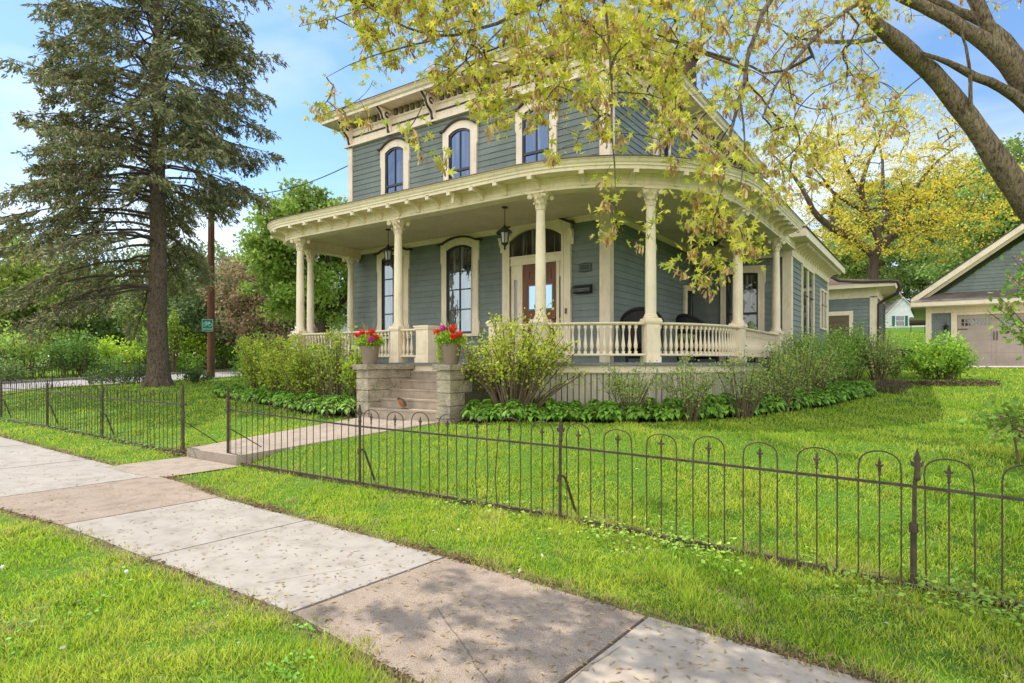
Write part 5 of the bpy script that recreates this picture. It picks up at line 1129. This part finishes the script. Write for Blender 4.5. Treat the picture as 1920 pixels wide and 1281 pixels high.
zone(110,[(400,-420),(900,-420),(900,-90),(480,-120),(400,-150)],4.9,6.4)
zone(70,[(500,-330),(1900,-330),(1900,-90),(500,-90)],5,8)
for px,py in [(606,30),(572,35),(700,150),(625,160),(600,205),(650,220),(690,222),(590,195),(640,205),(755,255),(790,282),(832,300),(775,245),(690,70),(1135,330),(1140,375),(1150,420),(1140,440),(1020,215),(1035,290),(1080,270),(1225,420),(1200,455),(1262,372),(1275,500),(1300,470),(1330,540),(1312,520),(1345,500),(1395,440),(1400,460),(1165,250),(1235,262),(1265,300),(1250,250)]: tg.append((px,py,rng.uniform(4.8,5.3)))
TP=np.array([at(*t) for t in tg])
# sprays high over the pavement and lawn on the near side
hs_=[]
cot=1/math.tan(R(SUNEL)); hz_=Vector((-.90,SUNY,0)).normalized()
for cx,cy,r,n,h0 in [(-2.35,2.75,.35,9,4.7),(-1.9,3.1,.3,8,4.8),(-1.45,2.75,.35,9,4.9),(-2.0,2.35,.3,6,4.9),(-.75,2.8,.4,8,5.1),(-.2,3.1,.4,8,5.2),(.3,2.6,.4,6,5.3),(-.5,4.3,.5,7,5.2),(.8,4.2,.5,7,5.2)]+[(rng.uniform(-2.0,3.0),rng.uniform(5.3,9.5),.45,7,rng.uniform(5.6,6.6)) for _ in range(13)]:
    for _ in range(n):
        x=cx+rng.normal(0,r); y=cy+rng.normal(0,r*.8); h=h0+rng.uniform(-.3,.5); q=(x+hz_.x*cot*h,y+hz_.y*cot*h,G(x,y)+h); qd=-q[0]*SS+q[1]*CC
        while 960+F*(q[0]*CC+q[1]*SS)/qd<640 and HZ-F*q[2]/qd>-60: h+=.15; q=(x+hz_.x*cot*h,y+hz_.y*cot*h,G(x,y)+h); qd=-q[0]*SS+q[1]*CC
        hs_.append(q)
TP=np.concatenate([TP,np.array(hs_)]); lm,tw,E_,D_=grow(L,TP,.10,.35,.0024,wob=.10,cap=.018)
build('trunk',lm,bark,root,True); build('twigs',tw,twigm,root,kind='stuff')
# a spray of leaves and a bunch of hanging seeds at every twig end
dist=np.array([-e[0]*SS+e[1]*CC for e in E_]); NH=np.array([np.min(np.linalg.norm(np.array(hs_)-e,axis=1))<.01 for e in E_]); m=np.where(NH,50,np.where(dist>6.4,11,11)); m=rng.poisson(m); P=np.repeat(E_,m,0); n=len(P); ds_=np.repeat(dist,m)
P=P+rdir(n)*(rng.uniform(.0,1,n)**.6*np.where(ds_>6.4,.22,.15))[:,None]; D=rdir(n); D[:,2]-=.35
pal=np.array([(.76,.69,.08),(.64,.63,.07),(.85,.76,.13),(.44,.50,.06)])[rng.integers(0,4,n)]*rng.uniform(.75,1.15,(n,1))
V,FA,C=inst(MAPLE,MAPLEF,P,frames(D,rng.uniform(0,6.28,n)),.080*rng.uniform(.5,1.3,n)*np.where(ds_>6.4,.85,1),pal); fast_mesh('leaves',V,FA,C,leafm,root)
sel=rng.uniform(size=len(E_))<.78; E2=E_[sel]; m=rng.poisson(15,len(E2)); P=np.repeat(E2,m,0)+rng.normal(0,.024,(m.sum(),3))+np.array([0,0,-.03]); n=len(P); D=rng.normal(0,.38,(n,3))+np.array([0,0,-1])
KEY=np.array([[-.06,0,0],[.06,0,0],[.15,.3,.03],[.17,.75,.0],[.03,1,0],[-.13,.8,.02],[-.1,.35,0]]); KEYF=np.array([[0,1,2],[0,2,6],[6,2,3],[6,3,5],[5,3,4]])
C=np.array([(.62,.41,.17),(.52,.30,.11),(.70,.52,.24),(.42,.24,.09)])[rng.integers(0,4,n)]*rng.uniform(.75,1.2,(n,1))
V,FA,C=inst(KEY,KEYF,P,frames(D,rng.uniform(0,6.28,n)),.062*rng.uniform(.7,1.2,n),C); fast_mesh('seeds',V,FA,C,drym,root,kind='stuff')
# ---------------------------------------------------------------- garage
GY=31.3; gx0=-.34; gx1=7.0; gz=-.08
gar=thing('garage',((gx0+gx1)/2,GY,gz),'slate blue clapboard garage with a gable, cream trim and taupe carriage style door','garage')
w=MB(); boards(w,gx1-gx0,gz-.2,2.3,M_front(gx0,GY)); mid=(gx0+gx1)/2-gx0; rz_g=.747
boards(w,gx1-gx0,2.75,5.4,M_front(gx0,GY),clip=lambda z:(max(0,(z-2.45)/rz_g),min(gx1-gx0,gx1-gx0-(z-2.45)/rz_g)))
boards(w,7,gz-.2,2.5,M_left(gx0,GY+7)); w.box(gx0+.03,gx1-.03,GY+.03,GY+7,-.3,2.6); w.add([(gx0,GY+.02,2.5),(gx1,GY+.02,2.5),((gx0+gx1)/2,GY+.02,2.5+3.67*rz_g)],[(0,1,2)]); build('wall',w,siding,gar)
t=MB(); t.box(gx0-.03,gx0+.17,GY-.05,GY,gz-.1,2.2); t.box(gx0-.03,gx0,GY,GY+.2,gz-.1,2.2); t.box(gx0-.03,gx1,GY-.06,GY,2.12,2.5); t.box(.5,.70,GY-.07,GY-.01,gz,2.11); t.box(.5,3.4,GY-.072,GY-.012,2.0,2.115); t.box(3.2,3.4,GY-.07,GY-.01,gz,2.0); build('trim',t,cream,gar)
e=MB(); e.box(gx0-.55,gx1+.5,GY-.75,GY,2.36,2.40); e.box(gx0-.56,gx1+.5,GY-.78,GY-.75,2.38,2.55)
e.add([(gx0-.55,GY-.75,2.40),(gx0-.55,GY-.0,2.40),(gx0-.55,GY+7,2.30),(gx0-.0,GY-.0,2.38),(gx0,GY+7,2.3)],[(1,2,4,3)]); e.box(gx0-.57,gx0-.54,GY-.75,GY+7,2.3,2.5)
# raking boards
for s in (1,-1):
    x0=gx0-.55 if s==1 else gx1+.55; xm=(gx0+gx1)/2; z0=2.5; zm=z0+abs(xm-x0)*rz_g
    for ya,yb,dz0,dz1 in ((GY-.55,GY-.5,-.02,.22),):
        e.add([(x0,ya,z0+dz0),(xm,ya,zm+dz0),(xm,ya,zm+dz1),(x0,ya,z0+dz1),(x0,yb,z0+dz0),(xm,yb,zm+dz0),(xm,yb,zm+dz1),(x0,yb,z0+dz1)],[(0,1,2,3),(4,7,6,5),(0,4,5,1),(3,2,6,7)])
    e.add([(x0,GY-.5,z0),(xm,GY-.5,zm),(xm,GY+.0,zm),(x0,GY+.0,z0)],[(0,1,2,3)])
    e.add([(x0+s*.05,GY-.03,z0-.12),(xm,GY-.03,zm-.12),(xm,GY-.03,zm+.02),(x0+s*.05,GY-.03,z0+.02)],[(0,1,2,3)])
build('eaves',e,cream,gar)
r=MB(); r.add([(gx0-.6,GY-.8,2.56),(gx1+.55,GY-.8,2.56),(gx1+.1,GY-.01,2.95),(gx0+.5,GY-.01,2.95)],[(0,1,2,3)])
xm=(gx0+gx1)/2
for s in (1,-1):
    x0=gx0-.6 if s==1 else gx1+.6; zm=2.74+abs(xm-x0)*rz_g-.0
    r.add([(x0,GY-.58,2.735),(xm,GY-.58,zm),(xm,GY+7.4,zm),(x0,GY+7.4,2.735),(x0,GY-.58,2.70),(xm,GY-.58,zm-.035)],[(0,1,2,3),(0,4,5,1)])
build('roof',r,gshingle,gar)
d_=MB(M_front(0,GY-.02)); 
for i in range(4): z0=gz+.02+i*.51; d_.box(.705,3.195,-.02,.03,z0,z0+.503)
for cx in (.73,1.98):
    for a,b in ((cx,cx+.08),(cx+1.1,cx+1.18)): d_.box(a,b,-.032,-.02,gz+.03,1.98)
    d_.box(cx,cx+1.18,-.03,-.02,gz+.03,gz+.12); d_.box(cx,cx+1.18,-.03,-.02,1.42,1.5); d_.box(cx,cx+1.18,-.03,-.02,1.86,1.98)
    for k in range(1,9): x=cx+.08+k*.113; d_.box(x-.008,x+.008,-.0235,-.018,gz+.12,1.42)
gd=build('garage_door',d_,gdoor,gar)
for cx in (.73,1.98):
    for k in range(4):
        x=cx+.12+k*.24; p=MB(M_front(0,GY-.02)); p.add([(x,-.024,1.55),(x+.21,-.024,1.55),(x+.21,-.024,1.83),(x,-.024,1.83)],[(0,1,2,3)]); build('window_pane',p,glass_dk,gd)
        p=MB(M_front(0,GY-.02)); p.box(x+.09,x+.12,-.03,-.022,1.55,1.83); p.box(x,x+.21,-.029,-.022,1.68,1.70); build('glazing_bar',p,gdoor,gd)
for x in (1.90,2.0): p=MB(M_front(0,GY-.04)); p.box(x-.015,x+.015,-.04,-.01,.95,1.30); build('handle',p,blackm,gd)
for x0,x1,z in ((.72,1.05,1.40),(2.86,3.18,1.40),(2.86,3.18,.4),(.72,1.05,.4)): p=MB(M_front(0,GY-.04)); p.box(x0,x1,-.02,-.0,z,z+.035); build('strap_hinge',p,blackm,gd)
l=MB(); l.lathe([(.0,0),(.05,.02),(.075,.08),(.085,.22),(.11,.225),(.04,.30),(.015,.31),(.015,.36)],.33-.0,GY-.16,1.32,8); l.box(.30,.36,GY-.03,GY,1.4,1.6); l.tube([(.33,GY-.02,1.66),(.33,GY-.12,1.74),(.33,GY-.16,1.68)],.012,5); build('wall_lantern',l,blackm,gar)
# ---------------------------------------------------------------- houses beyond
def small_house(name,label,x,y,z,wd,dp,h,pitch,wallm,roofm,gable_front=True,wins=(),shut=None,rz=0,trimm=None):
    root=thing(name,(x,y,z),label,'house',rz=rz); w=MB(); 
    boards(w,wd,0,h,Matrix.Translation((-wd/2,0,0))); boards(w,wd,h,h+wd/2*pitch,Matrix.Translation((-wd/2,0,0)),clip=lambda q:(max(0,(q-h)/pitch),wd-max(0,(q-h)/pitch)))
    w.box(-wd/2+.03,wd/2-.03,.03,dp,-.5,h); w.add([(-wd/2,.02,h),(wd/2,.02,h),(0,.02,h+wd/2*pitch)],[(0,1,2)]); boards(w,dp,0,h,M_right(wd/2,0)); build('wall',w,wallm,root,local=True)
    r=MB()
    for s in (1,-1):
        x0=s*(wd/2+.35); z0=h-.35*pitch+.1; zm=h+wd/2*pitch+.1; r.add([(x0,-.3,z0),(0,-.3,zm),(0,dp+.3,zm),(x0,dp+.3,z0),(x0,-.3,z0-.12),(0,-.3,zm-.12)],[(0,1,2,3),(0,4,5,1)])
    build('roof',r,roofm,root,local=True)
    t=MB()
    for s in (1,-1):
        x0=s*(wd/2+.33); z0=h-.35*pitch-.06; zm=h+wd/2*pitch-.02; t.add([(x0,-.31,z0),(0,-.31,zm),(0,-.31,zm-.16),(x0,-.31,z0-.16)],[(0,1,2,3)])
    build('rake_board',t,trimm or whites,root,local=True)
    for (wx,wz,ww,wh) in wins:
        f=MB(); f.ring([(wx-ww/2-.1,wz-.1),(wx-ww/2-.1,wz+wh+.1),(wx+ww/2+.1,wz+wh+.1),(wx+ww/2+.1,wz-.1),(wx-ww/2-.1,wz-.1)],[(wx-ww/2,wz),(wx-ww/2,wz+wh),(wx+ww/2,wz+wh),(wx+ww/2,wz),(wx-ww/2,wz)],-.06,0); f.box(wx-ww/2,wx+ww/2,-.05,-.02,wz+wh*.48,wz+wh*.53)
        o=build('window',f,trimm or whites,root,local=True); p=MB(); p.add([(wx-ww/2,-.03,wz),(wx+ww/2,-.03,wz),(wx+ww/2,-.03,wz+wh),(wx-ww/2,-.03,wz+wh)],[(0,1,2,3)]); build('pane',p,glass_dk,o,local=True)
        if shut:
            for s in (-1,1):
                q=MB(); a=wx+s*(ww/2+.32); q.box(a-.2,a+.2,-.06,-.02,wz-.05,wz+wh+.05)
                for k in range(12): q.box(a-.16,a+.16,-.075,-.06,wz+.03+k*wh/12,wz+.06+k*wh/12)
                build('shutter',q,shut,root,local=True)
    return root
p=at(1692,682,95)
small_house('white_house','small white clapboard house with green shutters between the rear extension and garage',float(p[0]),float(p[1]),4.0,6.3,8,2.8,1.15,whites,gshingle,rz=R(20),wins=((-.35,1.9,1.15,1.5),),shut=mat('dark green shutter',(.02,.13,.09),.5))
p=at(1600,682,66); small_house('brown_shingled_house','brown house with red trimmed window behind the golden tree',float(p[0]),float(p[1]),2.6,5.0,6,8.3,.6,mat('brown shingle wall',(.16,.09,.06),.9,varied(.3)),gshingle,wins=((1.3,6.2,1.0,1.6),),trimm=mat('red trim',(.35,.05,.03),.6))
p=at(196,682,58); small_house('dark_blue_house','dark navy house with a pale grey roof across the side street',float(p[0]),float(p[1]),.5,7,7,2.9,.45,mat('navy siding',(.02,.03,.05),.7,siding_build),mat('pale grey roof',(.30,.28,.27),.9,varied(.15)),rz=R(78),wins=((0,.9,1.4,1.2),))
p=at(640,682,62); small_house('pale_house','pale grey house glimpsed through the left porch columns',float(p[0]),float(p[1]),.6,9,8,4.2,.5,mat('pale grey siding',(.5,.53,.56),.7,siding_build),gshingle,rz=R(30),wins=((-2,1,1,1.4),(2,1,1,1.4)))
p=at(450,682,66); small_house('grey_gabled_house','grey roofed house behind the brown leaved tree',float(p[0]),float(p[1]),.6,8,8,3.6,.8,mat('pale grey siding'),mat('slate grey roof',(.18,.19,.21),.9,varied(.15)),rz=R(50))
# ---------------------------------------------------------------- pole, sign, wires
px,py=-27.1,15.0; zp=G(px,py)
t=MB(); t.tube([(px,py,zp-.3),(px,py,3),(px+.03,py,8.2)],[.165,.15,.125],14); up=build('utility_pole',t,polem,None,True,label='weathered red brown wooden utility pole beyond the side fence',cat='pole')
o=MB(); o.box(px-1.1,px+1.1,py-.06,py+.06,7.5,7.62); build('crossarm',o,barkd,up)
o=MB(); 
for x in (-1,-.4,.4,1): o.lathe([(.03,0),(.045,.03),(.03,.06),(.045,.09),(.02,.12)],px+x,py,7.62,8)
build('insulator',o,blackm,up,kind='stuff')
for i,(a,b,l) in enumerate([((px-1,py,7.7),A3(-220,330,31),'upper overhead wire leaving the pole to the left'),((px-.4,py,7.7),A3(-220,350,30),'lower overhead wire leaving the pole to the left'),((px+1,py,7.7),(-13.93,12.4,6.15),'service wire sagging from the pole to the left corner of the house')]):
    a=np.array(a);b=np.array(b); us=np.linspace(0,1,20); sag=.5; C=[a+(b-a)*u+np.array([0,0,-4*sag*u*(1-u)]) for u in us]; m=MB(); m.tube(C,.016,5); build('overhead_wire',m,blackm,label=l,cat='wire')
# bike route sign: green plate, white border, bicycle and the words BIKE ROUTE
sgm=mat('sign green',(.0,.24,.17),.5); sgw=mat('sign white',(.8,.82,.8),.5)
sp=at(389,610,27.3); face=math.atan2(-sp[0],sp[1]); 
sg=thing('bike_route_sign',sp,'green and white bicycle route sign fixed to the wooden pole','sign',rz=TH+R(18))
m=MB(); m.box(-.225,.225,0,.012,-.27,.27); build('plate',m,sgm,sg,local=True)
m=MB(); 
def bx2(a,b,c,d2): m.box(a,b,-.004,0,c,d2)
bx2(-.222,.222,.255,.267);bx2(-.222,.222,-.267,-.255);bx2(-.222,-.21,-.255,.255);bx2(.21,.222,-.255,.255); build('border',m,sgw,sg,local=True)
m=MB()
def tor(cx,cz,r): m.tube([(cx+r*math.cos(a*math.pi/12),-.006,cz+r*math.sin(a*math.pi/12)) for a in range(25)],.008,4,cap=False)
tor(-.105,.03,.075);tor(.105,.03,.075)
for a,b in [((-.105,.03),(-.045,.13)),((-.045,.13),(.075,.13)),((.075,.13),(.0,.03)),((.0,.03),(-.045,.13)),((-.105,.03),(.0,.03)),((.105,.03),(.07,.165)),((.07,.165),(.10,.175)),((-.045,.13),(-.055,.155)),((-.08,.158),(-.03,.158))]: m.tube([(a[0],-.006,a[1]),(b[0],-.006,b[1])],.009,4)
build('bicycle_symbol',m,sgw,sg,local=True)
def text(name,s,size,M,m_,parent,depth=.003):
    c=bpy.data.curves.new(name,'FONT'); c.body=s; c.size=size; c.align_x='CENTER'; c.align_y='CENTER'; c.extrude=depth
    o=bpy.data.objects.new(name,c); COL.objects.link(o); dg=bpy.context.evaluated_depsgraph_get(); me=bpy.data.meshes.new_from_object(o.evaluated_get(dg)); bpy.data.objects.remove(o)
    me.transform(M); me.materials.clear(); me.materials.append(m_); q=bpy.data.objects.new(name,me); link(q,parent,True); return q
text('lettering','BIKE ROUTE',.072,Matrix.Translation((0,-.005,-.17))@Matrix.Rotation(R(90),4,'X')@Matrix.Diagonal((.95,1.35,1,1)),sgw,sg)
# ---------------------------------------------------------------- things on the porch
def lantern(x,y,label):
    root=thing('hanging_lantern',(x,y,3.2),label,'lantern','hanging porch lanterns'); am=mat('aged bronze',(.05,.045,.038),.45,None,.5,.4)
    m=MB(); m.lathe([(.065,-.0),(.065,-.02),(.02,-.035)],seg=14); m.tube([(0,0,-.02),(0,0,-.38)],.007,6); build('rod',m,am,root,True,True)
    m=MB(); m.lathe([(.012,-.36),(.03,-.39),(.05,-.42),(.10,-.46),(.165,-.5),(.17,-.515),(.08,-.52)],seg=6,cap=True); build('cap',m,am,root,False,True)
    m=MB()
    for k in range(6): a=k*math.pi/3; m.tube([(.095*math.cos(a),.095*math.sin(a),-.52),(.07*math.cos(a),.07*math.sin(a),-.74)],.008,4)
    m.lathe([(.078,-.73),(.08,-.75),(.04,-.78),(.02,-.82),(.03,-.84),(.01,-.88),(.0,-.89)],seg=6); 
    for k in range(6):
        a=k*math.pi/3; m.tube([(.15*math.cos(a),.15*math.sin(a),-.52),(.13*math.cos(a),.13*math.sin(a),-.57),(.1*math.cos(a),.1*math.sin(a),-.56)],.006,4)
    build('cage',m,am,root,False,True)
    m=MB(); m.lathe([(.085,-.525),(.062,-.73)],seg=6,cap=False); build('glass',m,mat('lantern glass',(.34,.32,.28),.15,None,.6),root,False,True)
    m=MB(); m.lathe([(.012,-.56),(.014,-.6),(.014,-.72)],seg=8); build('candle',m,mat('candle sleeve',(.6,.55,.42),.6),root,True,True)
lantern(-10.72,10.26,'bronze hanging porch lantern in front of the leftmost ground floor window'); lantern(-7.24,10.16,'bronze hanging porch lantern beside the front door arch')
fan=thing('ceiling_fan',(-4.35,14.7,3.2),'dark ceiling fan under the right side of the porch roof','ceiling fan')
m=MB(); m.lathe([(.06,0),(.06,-.04),(.015,-.06),(.015,-.25),(.1,-.27),(.12,-.34),(.06,-.4)],seg=16); build('motor',m,blackm,fan,True,True)
for k in range(5): m=MB(Matrix.Rotation(k*R(72)+.3,4,'Z')@Matrix.Translation((0,0,-.33))@Matrix.Rotation(R(9),4,'X')); m.box(.1,.2,-.03,.03,-.004,.004); m.box(.2,.66,-.065,.065,-.006,.006); build('blade',m,mat('brown fan blade',(.12,.08,.05),.5),fan,False,True)
mb_=thing('mailbox',(-6.28,YW-.03,1.52),'black wall mailbox right of the front door','mailbox')
m=MB(); poly=[(0,0),(-.10,0),(-.12,.03),(-.12,.10),(-.10,.15),(-.04,.18),(0,.18)]; mm=Matrix.Rotation(R(90),4,'Z'); m=MB(mm); m.prism(poly,-.2,.2); build('box',m,blackm,mb_,False,True)
m=MB(mm); m.prism([(-.0,.186),(-.045,.186),(-.11,.155),(-.13,.1),(-.125,.1),(-.105,.15),(-.043,.18),(0,.18)],-.21,.21); l_=build('lid',m,blackm,mb_,False,True)
m=MB(); m.box(-.2,.2,-.13,-.123,.09,.10); m.box(-.06,.06,-.135,-.12,.05,.06); build('rim',m,mat('dull pewter',(.12,.12,.11),.4,None,.5,.6),mb_,False,True)
pl=thing('name_plaque',(-6.25,YW-.02,2.08),'small dark green plaque on the wall above the mailbox','plaque')
m=MB(); m.prism([(-.15,-.08),(-.15,.09),(-.0,.11),(.15,.09),(.15,-.08),(0,-.1)],-.02,0); build('plate',m,mat('dark green plaque',(.045,.07,.045),.6),pl,False,True)
m=MB(); m.ring([(-.13,-.06),(-.13,.07),(.13,.07),(.13,-.06),(-.13,-.06)],[(-.12,-.05),(-.12,.06),(.12,.06),(.12,-.05),(-.12,-.05)],-.026,-.018); build('plaque_rim',m,mat('dull pewter'),pl,False,True)
def wchair(x,y,rz,label,s=1):
    root=thing('wicker_chair',(x,y,.022),label,'chair','black wicker porch chairs',rz); 
    m=MB(); n=20; O=[];I=[]
    for i in range(n+1):
        a=R(-110)+R(220)*i/n; hgt=1.03-.42*abs(math.sin(a/2))**2.0*1.35; O.append((.40*math.sin(a),.36*math.cos(a),hgt)); I.append((.33*math.sin(a),.29*math.cos(a),hgt-.0))
    m.strip([(x_,y_,.35) for x_,y_,z_ in O],O); m.strip([(x_,y_,.35) for x_,y_,z_ in I],I); m.strip(O,I); m.tube(O,.035,8); build('back_shell',m,wicker,root,True,True)
    m=MB(); m.box(-.34,.34,-.33,.28,.28,.38); m.box(-.35,.35,-.35,-.32,.08,.36); build('seat_frame',m,wicker,root,False,True)
    for a,b in ((-.32,-.32),(.32,-.32),(-.27,.25),(.27,.25)): m=MB(); m.tube([(a,b,0),(a*.98,b*.98,.3)],.025,8); build('leg',m,wicker,root,True,True)
    return root
wchair(-4.35,13.3,R(150),'black wicker chair showing its rounded back above the curved railing'); wchair(-4.75,11.3,R(200),'black wicker chair behind the front railing near the house corner'); wchair(-3.85,16.3,R(100),'black wicker chair with a green cushion at the end of the side porch')
for (x,y,z,c,l) in ((-3.75,15.9,.82,(.22,.24,.10),'olive striped round cushion on the farthest wicker chair'),(-4.45,13.0,.56,(.17,.2,.1),'green seat cushion on the wicker chair behind the curved railing')):
    m=MB(); m.lathe([(.0,-.09),(.15,-.085),(.23,-.05),(.25,0),(.23,.05),(.15,.085),(0,.09)],seg=20,T=Matrix.Translation((x,y,z))@(Matrix.Rotation(R(75),4,'Y') if z>.7 else Matrix()))
    def cb_(nt,b,base):
        tc=nd(nt,'ShaderNodeTexCoord'); wv=nd(nt,'ShaderNodeTexWave'); wv.inputs['Scale'].default_value=9; nt.links.new(tc.outputs['Object'],wv.inputs[0]); r=ramp(nt,wv.outputs[0],[(.4,base),(.6,tuple(v*1.7 for v in base))]); nt.links.new(r.outputs[0],b.inputs['Base Color'])
    build('cushion',m,mat('striped cushion',(.17,.2,.09),.9,cb_),None,True,label=l,cat='cushion')
# robin on the lowest step
rb=thing('robin',(-7.80,7.80,-.803),'orange breasted robin standing on the lowest stone step','bird')
def ell(mb,c,r,T=None,seg=12,nr=8):
    mb.lathe([(max(.0001,math.sin(math.pi*i/nr)),-math.cos(math.pi*i/nr)) for i in range(nr+1)],seg=seg,T=Matrix.Translation(c)@(T or Matrix())@Matrix.Diagonal((*r,1)),cap=False)
m=MB(); T=Matrix.Rotation(R(-38),4,'Y'); prof=[(.003,-.085),(.02,-.07),(.034,-.04),(.042,-.005),(.040,.03),(.030,.055),(.022,.068)]
TT=Matrix.Translation((0.0,0,.085))@Matrix.Rotation(R(-52),4,'Y'); m.lathe(prof,seg=14,T=TT)
hd=(TT@Vector((0,0,.085))); 
build('body',m,mat('orange breast feathers',(.36,.12,.03),.8,varied(.3,20,80,.3)),rb,True,True)
m=MB(); T2=TT@Matrix.Translation((.014,.004,-.006)); m.lathe([(a*.86,b) for a,b in prof],seg=14,T=T2); m.box(.03,.13,-.016,.016,.018,.026,Matrix.Translation((0,0,0))@Matrix.Rotation(R(12),4,'Y')); build('back_and_tail',m,mat('grey brown feathers',(.10,.085,.07),.8,varied(.3,20,80,.3)),rb,True,True)
m=MB(); ell(m,tuple(hd),(.024,.02,.022)); m.lathe([(.006,0),(.004,.01),(.0005,.024)],seg=6,T=Matrix.Translation((hd[0]-.02,0,hd[2]))@Matrix.Rotation(R(-90),4,'Y')); build('head',m,mat('dark head feathers',(.035,.03,.028),.8),rb,True,True)
m=MB()
for s in (-.012,.012): m.tube([(.0,s,.06),(.006,s,.03),(-.002,s,.002)],.0025,5); m.tube([(-.02,s,.003),(.012,s,.003)],.002,4)
build('legs',m,mat('horn brown',(.2,.12,.06),.6),rb,False,True)
rb.scale=(1.25,1.25,1.25)
# fire pit / barrel grill far behind
p=at(1721,650,42); z=G(float(p[0]),float(p[1]))+.02; fp=thing('barrel_grill',(float(p[0]),float(p[1]),z),'rusty black barrel grill on legs far back on the lawn left of the garage','grill')
m=MB(); m.lathe([(.26,-.5),(.29,-.48),(.29,.48),(.26,.5)],seg=16,T=Matrix.Translation((0,0,.75))@Matrix.Rotation(R(90),4,'Y')); build('barrel',m,iron,fp,True,True)
for a in (-.4,.4):
    for b in (-.2,.2): m=MB(); m.tube([(a,b,0),(a,b,.6)],.02,6); build('leg',m,blackm,fp,False,True)
# low stone edging behind the white-house lawn
p0=on_ground(1655,668); m=MB()
for i in range(12): a=.25*i; m.box(a,a+.24,-.12+.02*(i%3),.12,-.1,.28+.05*(i%2),Matrix.Translation((float(p0[0])-.2,float(p0[1]),float(p0[2]))))
build('stone_edging',m,mossy,None,label='low brown stone edging across the back lawn left of the round shrub',cat='stone edging')
# ---------------------------------------------------------------- sun and sky
SUN_AZ_DIR=Vector((-.90,SUNY,0)).normalized(); EL=R(SUNEL)
sv=Vector((SUN_AZ_DIR.x*math.cos(EL),SUN_AZ_DIR.y*math.cos(EL),math.sin(EL)))
sl=bpy.data.lights.new('sun','SUN'); sl.energy=SUNP; sl.angle=R(.53); sl.color=(1,.94,.82); so=bpy.data.objects.new('sun',sl); COL.objects.link(so); so.rotation_euler=(-sv).to_track_quat('-Z','Y').to_euler()
wd_=bpy.data.worlds.new('World'); sc.world=wd_; wd_.use_nodes=True; nt=wd_.node_tree; bg=nt.nodes['Background']
sky=nd(nt,'ShaderNodeTexSky'); sky.sky_type='NISHITA'; sky.sun_disc=False; sky.sun_elevation=EL; sky.sun_rotation=math.atan2(sv.x,sv.y); sky.air_density=1.0; sky.dust_density=.3; sky.ozone_density=2.2
tc=nd(nt,'ShaderNodeTexCoord'); mp=nd(nt,'ShaderNodeMapping'); mp.inputs['Scale'].default_value=(1,1,3.0); n1=nd(nt,'ShaderNodeTexNoise'); n1.inputs['Scale'].default_value=2.1; n1.inputs['Detail'].default_value=7; n1.inputs['Roughness'].default_value=.52; n1.inputs['Distortion'].default_value=.4
nt.links.new(tc.outputs['Generated'],mp.inputs[0]); nt.links.new(mp.outputs[0],n1.inputs[0])
sp_=nd(nt,'ShaderNodeSeparateXYZ'); nt.links.new(tc.outputs['Generated'],sp_.inputs[0]); mr=nd(nt,'ShaderNodeMapRange'); mr.inputs[1].default_value=.0; mr.inputs[2].default_value=.62; mr.inputs[3].default_value=.17; mr.inputs[4].default_value=-.10; nt.links.new(sp_.outputs[2],mr.inputs[0])
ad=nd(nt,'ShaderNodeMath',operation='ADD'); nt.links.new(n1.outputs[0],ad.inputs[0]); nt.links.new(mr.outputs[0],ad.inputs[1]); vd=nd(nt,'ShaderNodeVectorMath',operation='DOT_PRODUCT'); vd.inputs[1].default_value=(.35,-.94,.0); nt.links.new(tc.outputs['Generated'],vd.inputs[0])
m2_=nd(nt,'ShaderNodeMapRange'); m2_.inputs[1].default_value=-.1; m2_.inputs[2].default_value=.5; m2_.inputs[3].default_value=0; m2_.inputs[4].default_value=.34; nt.links.new(vd.outputs['Value'],m2_.inputs[0])  # extra cloud added behind the camera to fill light on the shaded front
ad2=nd(nt,'ShaderNodeMath',operation='ADD'); nt.links.new(ad.outputs[0],ad2.inputs[0]); nt.links.new(m2_.outputs[0],ad2.inputs[1]); rp=ramp(nt,ad2.outputs[0],[(.45,(0,0,0)),(.82,(1,1,1))])
mm=nd(nt,'ShaderNodeMath',operation='MULTIPLY'); mm.inputs[1].default_value=.8; nt.links.new(rp.outputs[0],mm.inputs[0])
mx=nd(nt,'ShaderNodeMix',data_type='RGBA'); nt.links.new(mm.outputs[0],mx.inputs[0]); hs=nd(nt,'ShaderNodeHueSaturation'); hs.inputs['Saturation'].default_value=1.12; hs.inputs['Value'].default_value=1.5; nt.links.new(sky.outputs[0],hs.inputs['Color']); nt.links.new(hs.outputs[0],mx.inputs[6]); cs=nd(nt,'ShaderNodeMath',operation='MULTIPLY_ADD'); cs.inputs[1].default_value=CLOUD*FILL/.34; cs.inputs[2].default_value=CLOUD; nt.links.new(m2_.outputs[0],cs.inputs[0]); cc_=nd(nt,'ShaderNodeCombineColor'); [nt.links.new(cs.outputs[0],cc_.inputs[i]) for i in range(2)]; cb2=nd(nt,'ShaderNodeMath',operation='MULTIPLY'); cb2.inputs[1].default_value=.93; nt.links.new(cs.outputs[0],cb2.inputs[0]); nt.links.new(cb2.outputs[0],cc_.inputs[2]); nt.links.new(cc_.outputs[0],mx.inputs[7])  # that unseen cloud is brightened further as fill light
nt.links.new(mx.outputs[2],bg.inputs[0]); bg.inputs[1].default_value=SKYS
sc.view_settings.view_transform='Standard'; sc.view_settings.look='None'; sc.view_settings.exposure=0; sc.view_settings.gamma=1
sc.cycles.max_bounces=8; sc.cycles.diffuse_bounces=4; sc.cycles.glossy_bounces=3; sc.cycles.transmission_bounces=4; sc.cycles.transparent_max_bounces=6; sc.cycles.use_denoising=True; sc.cycles.sample_clamp_indirect=6
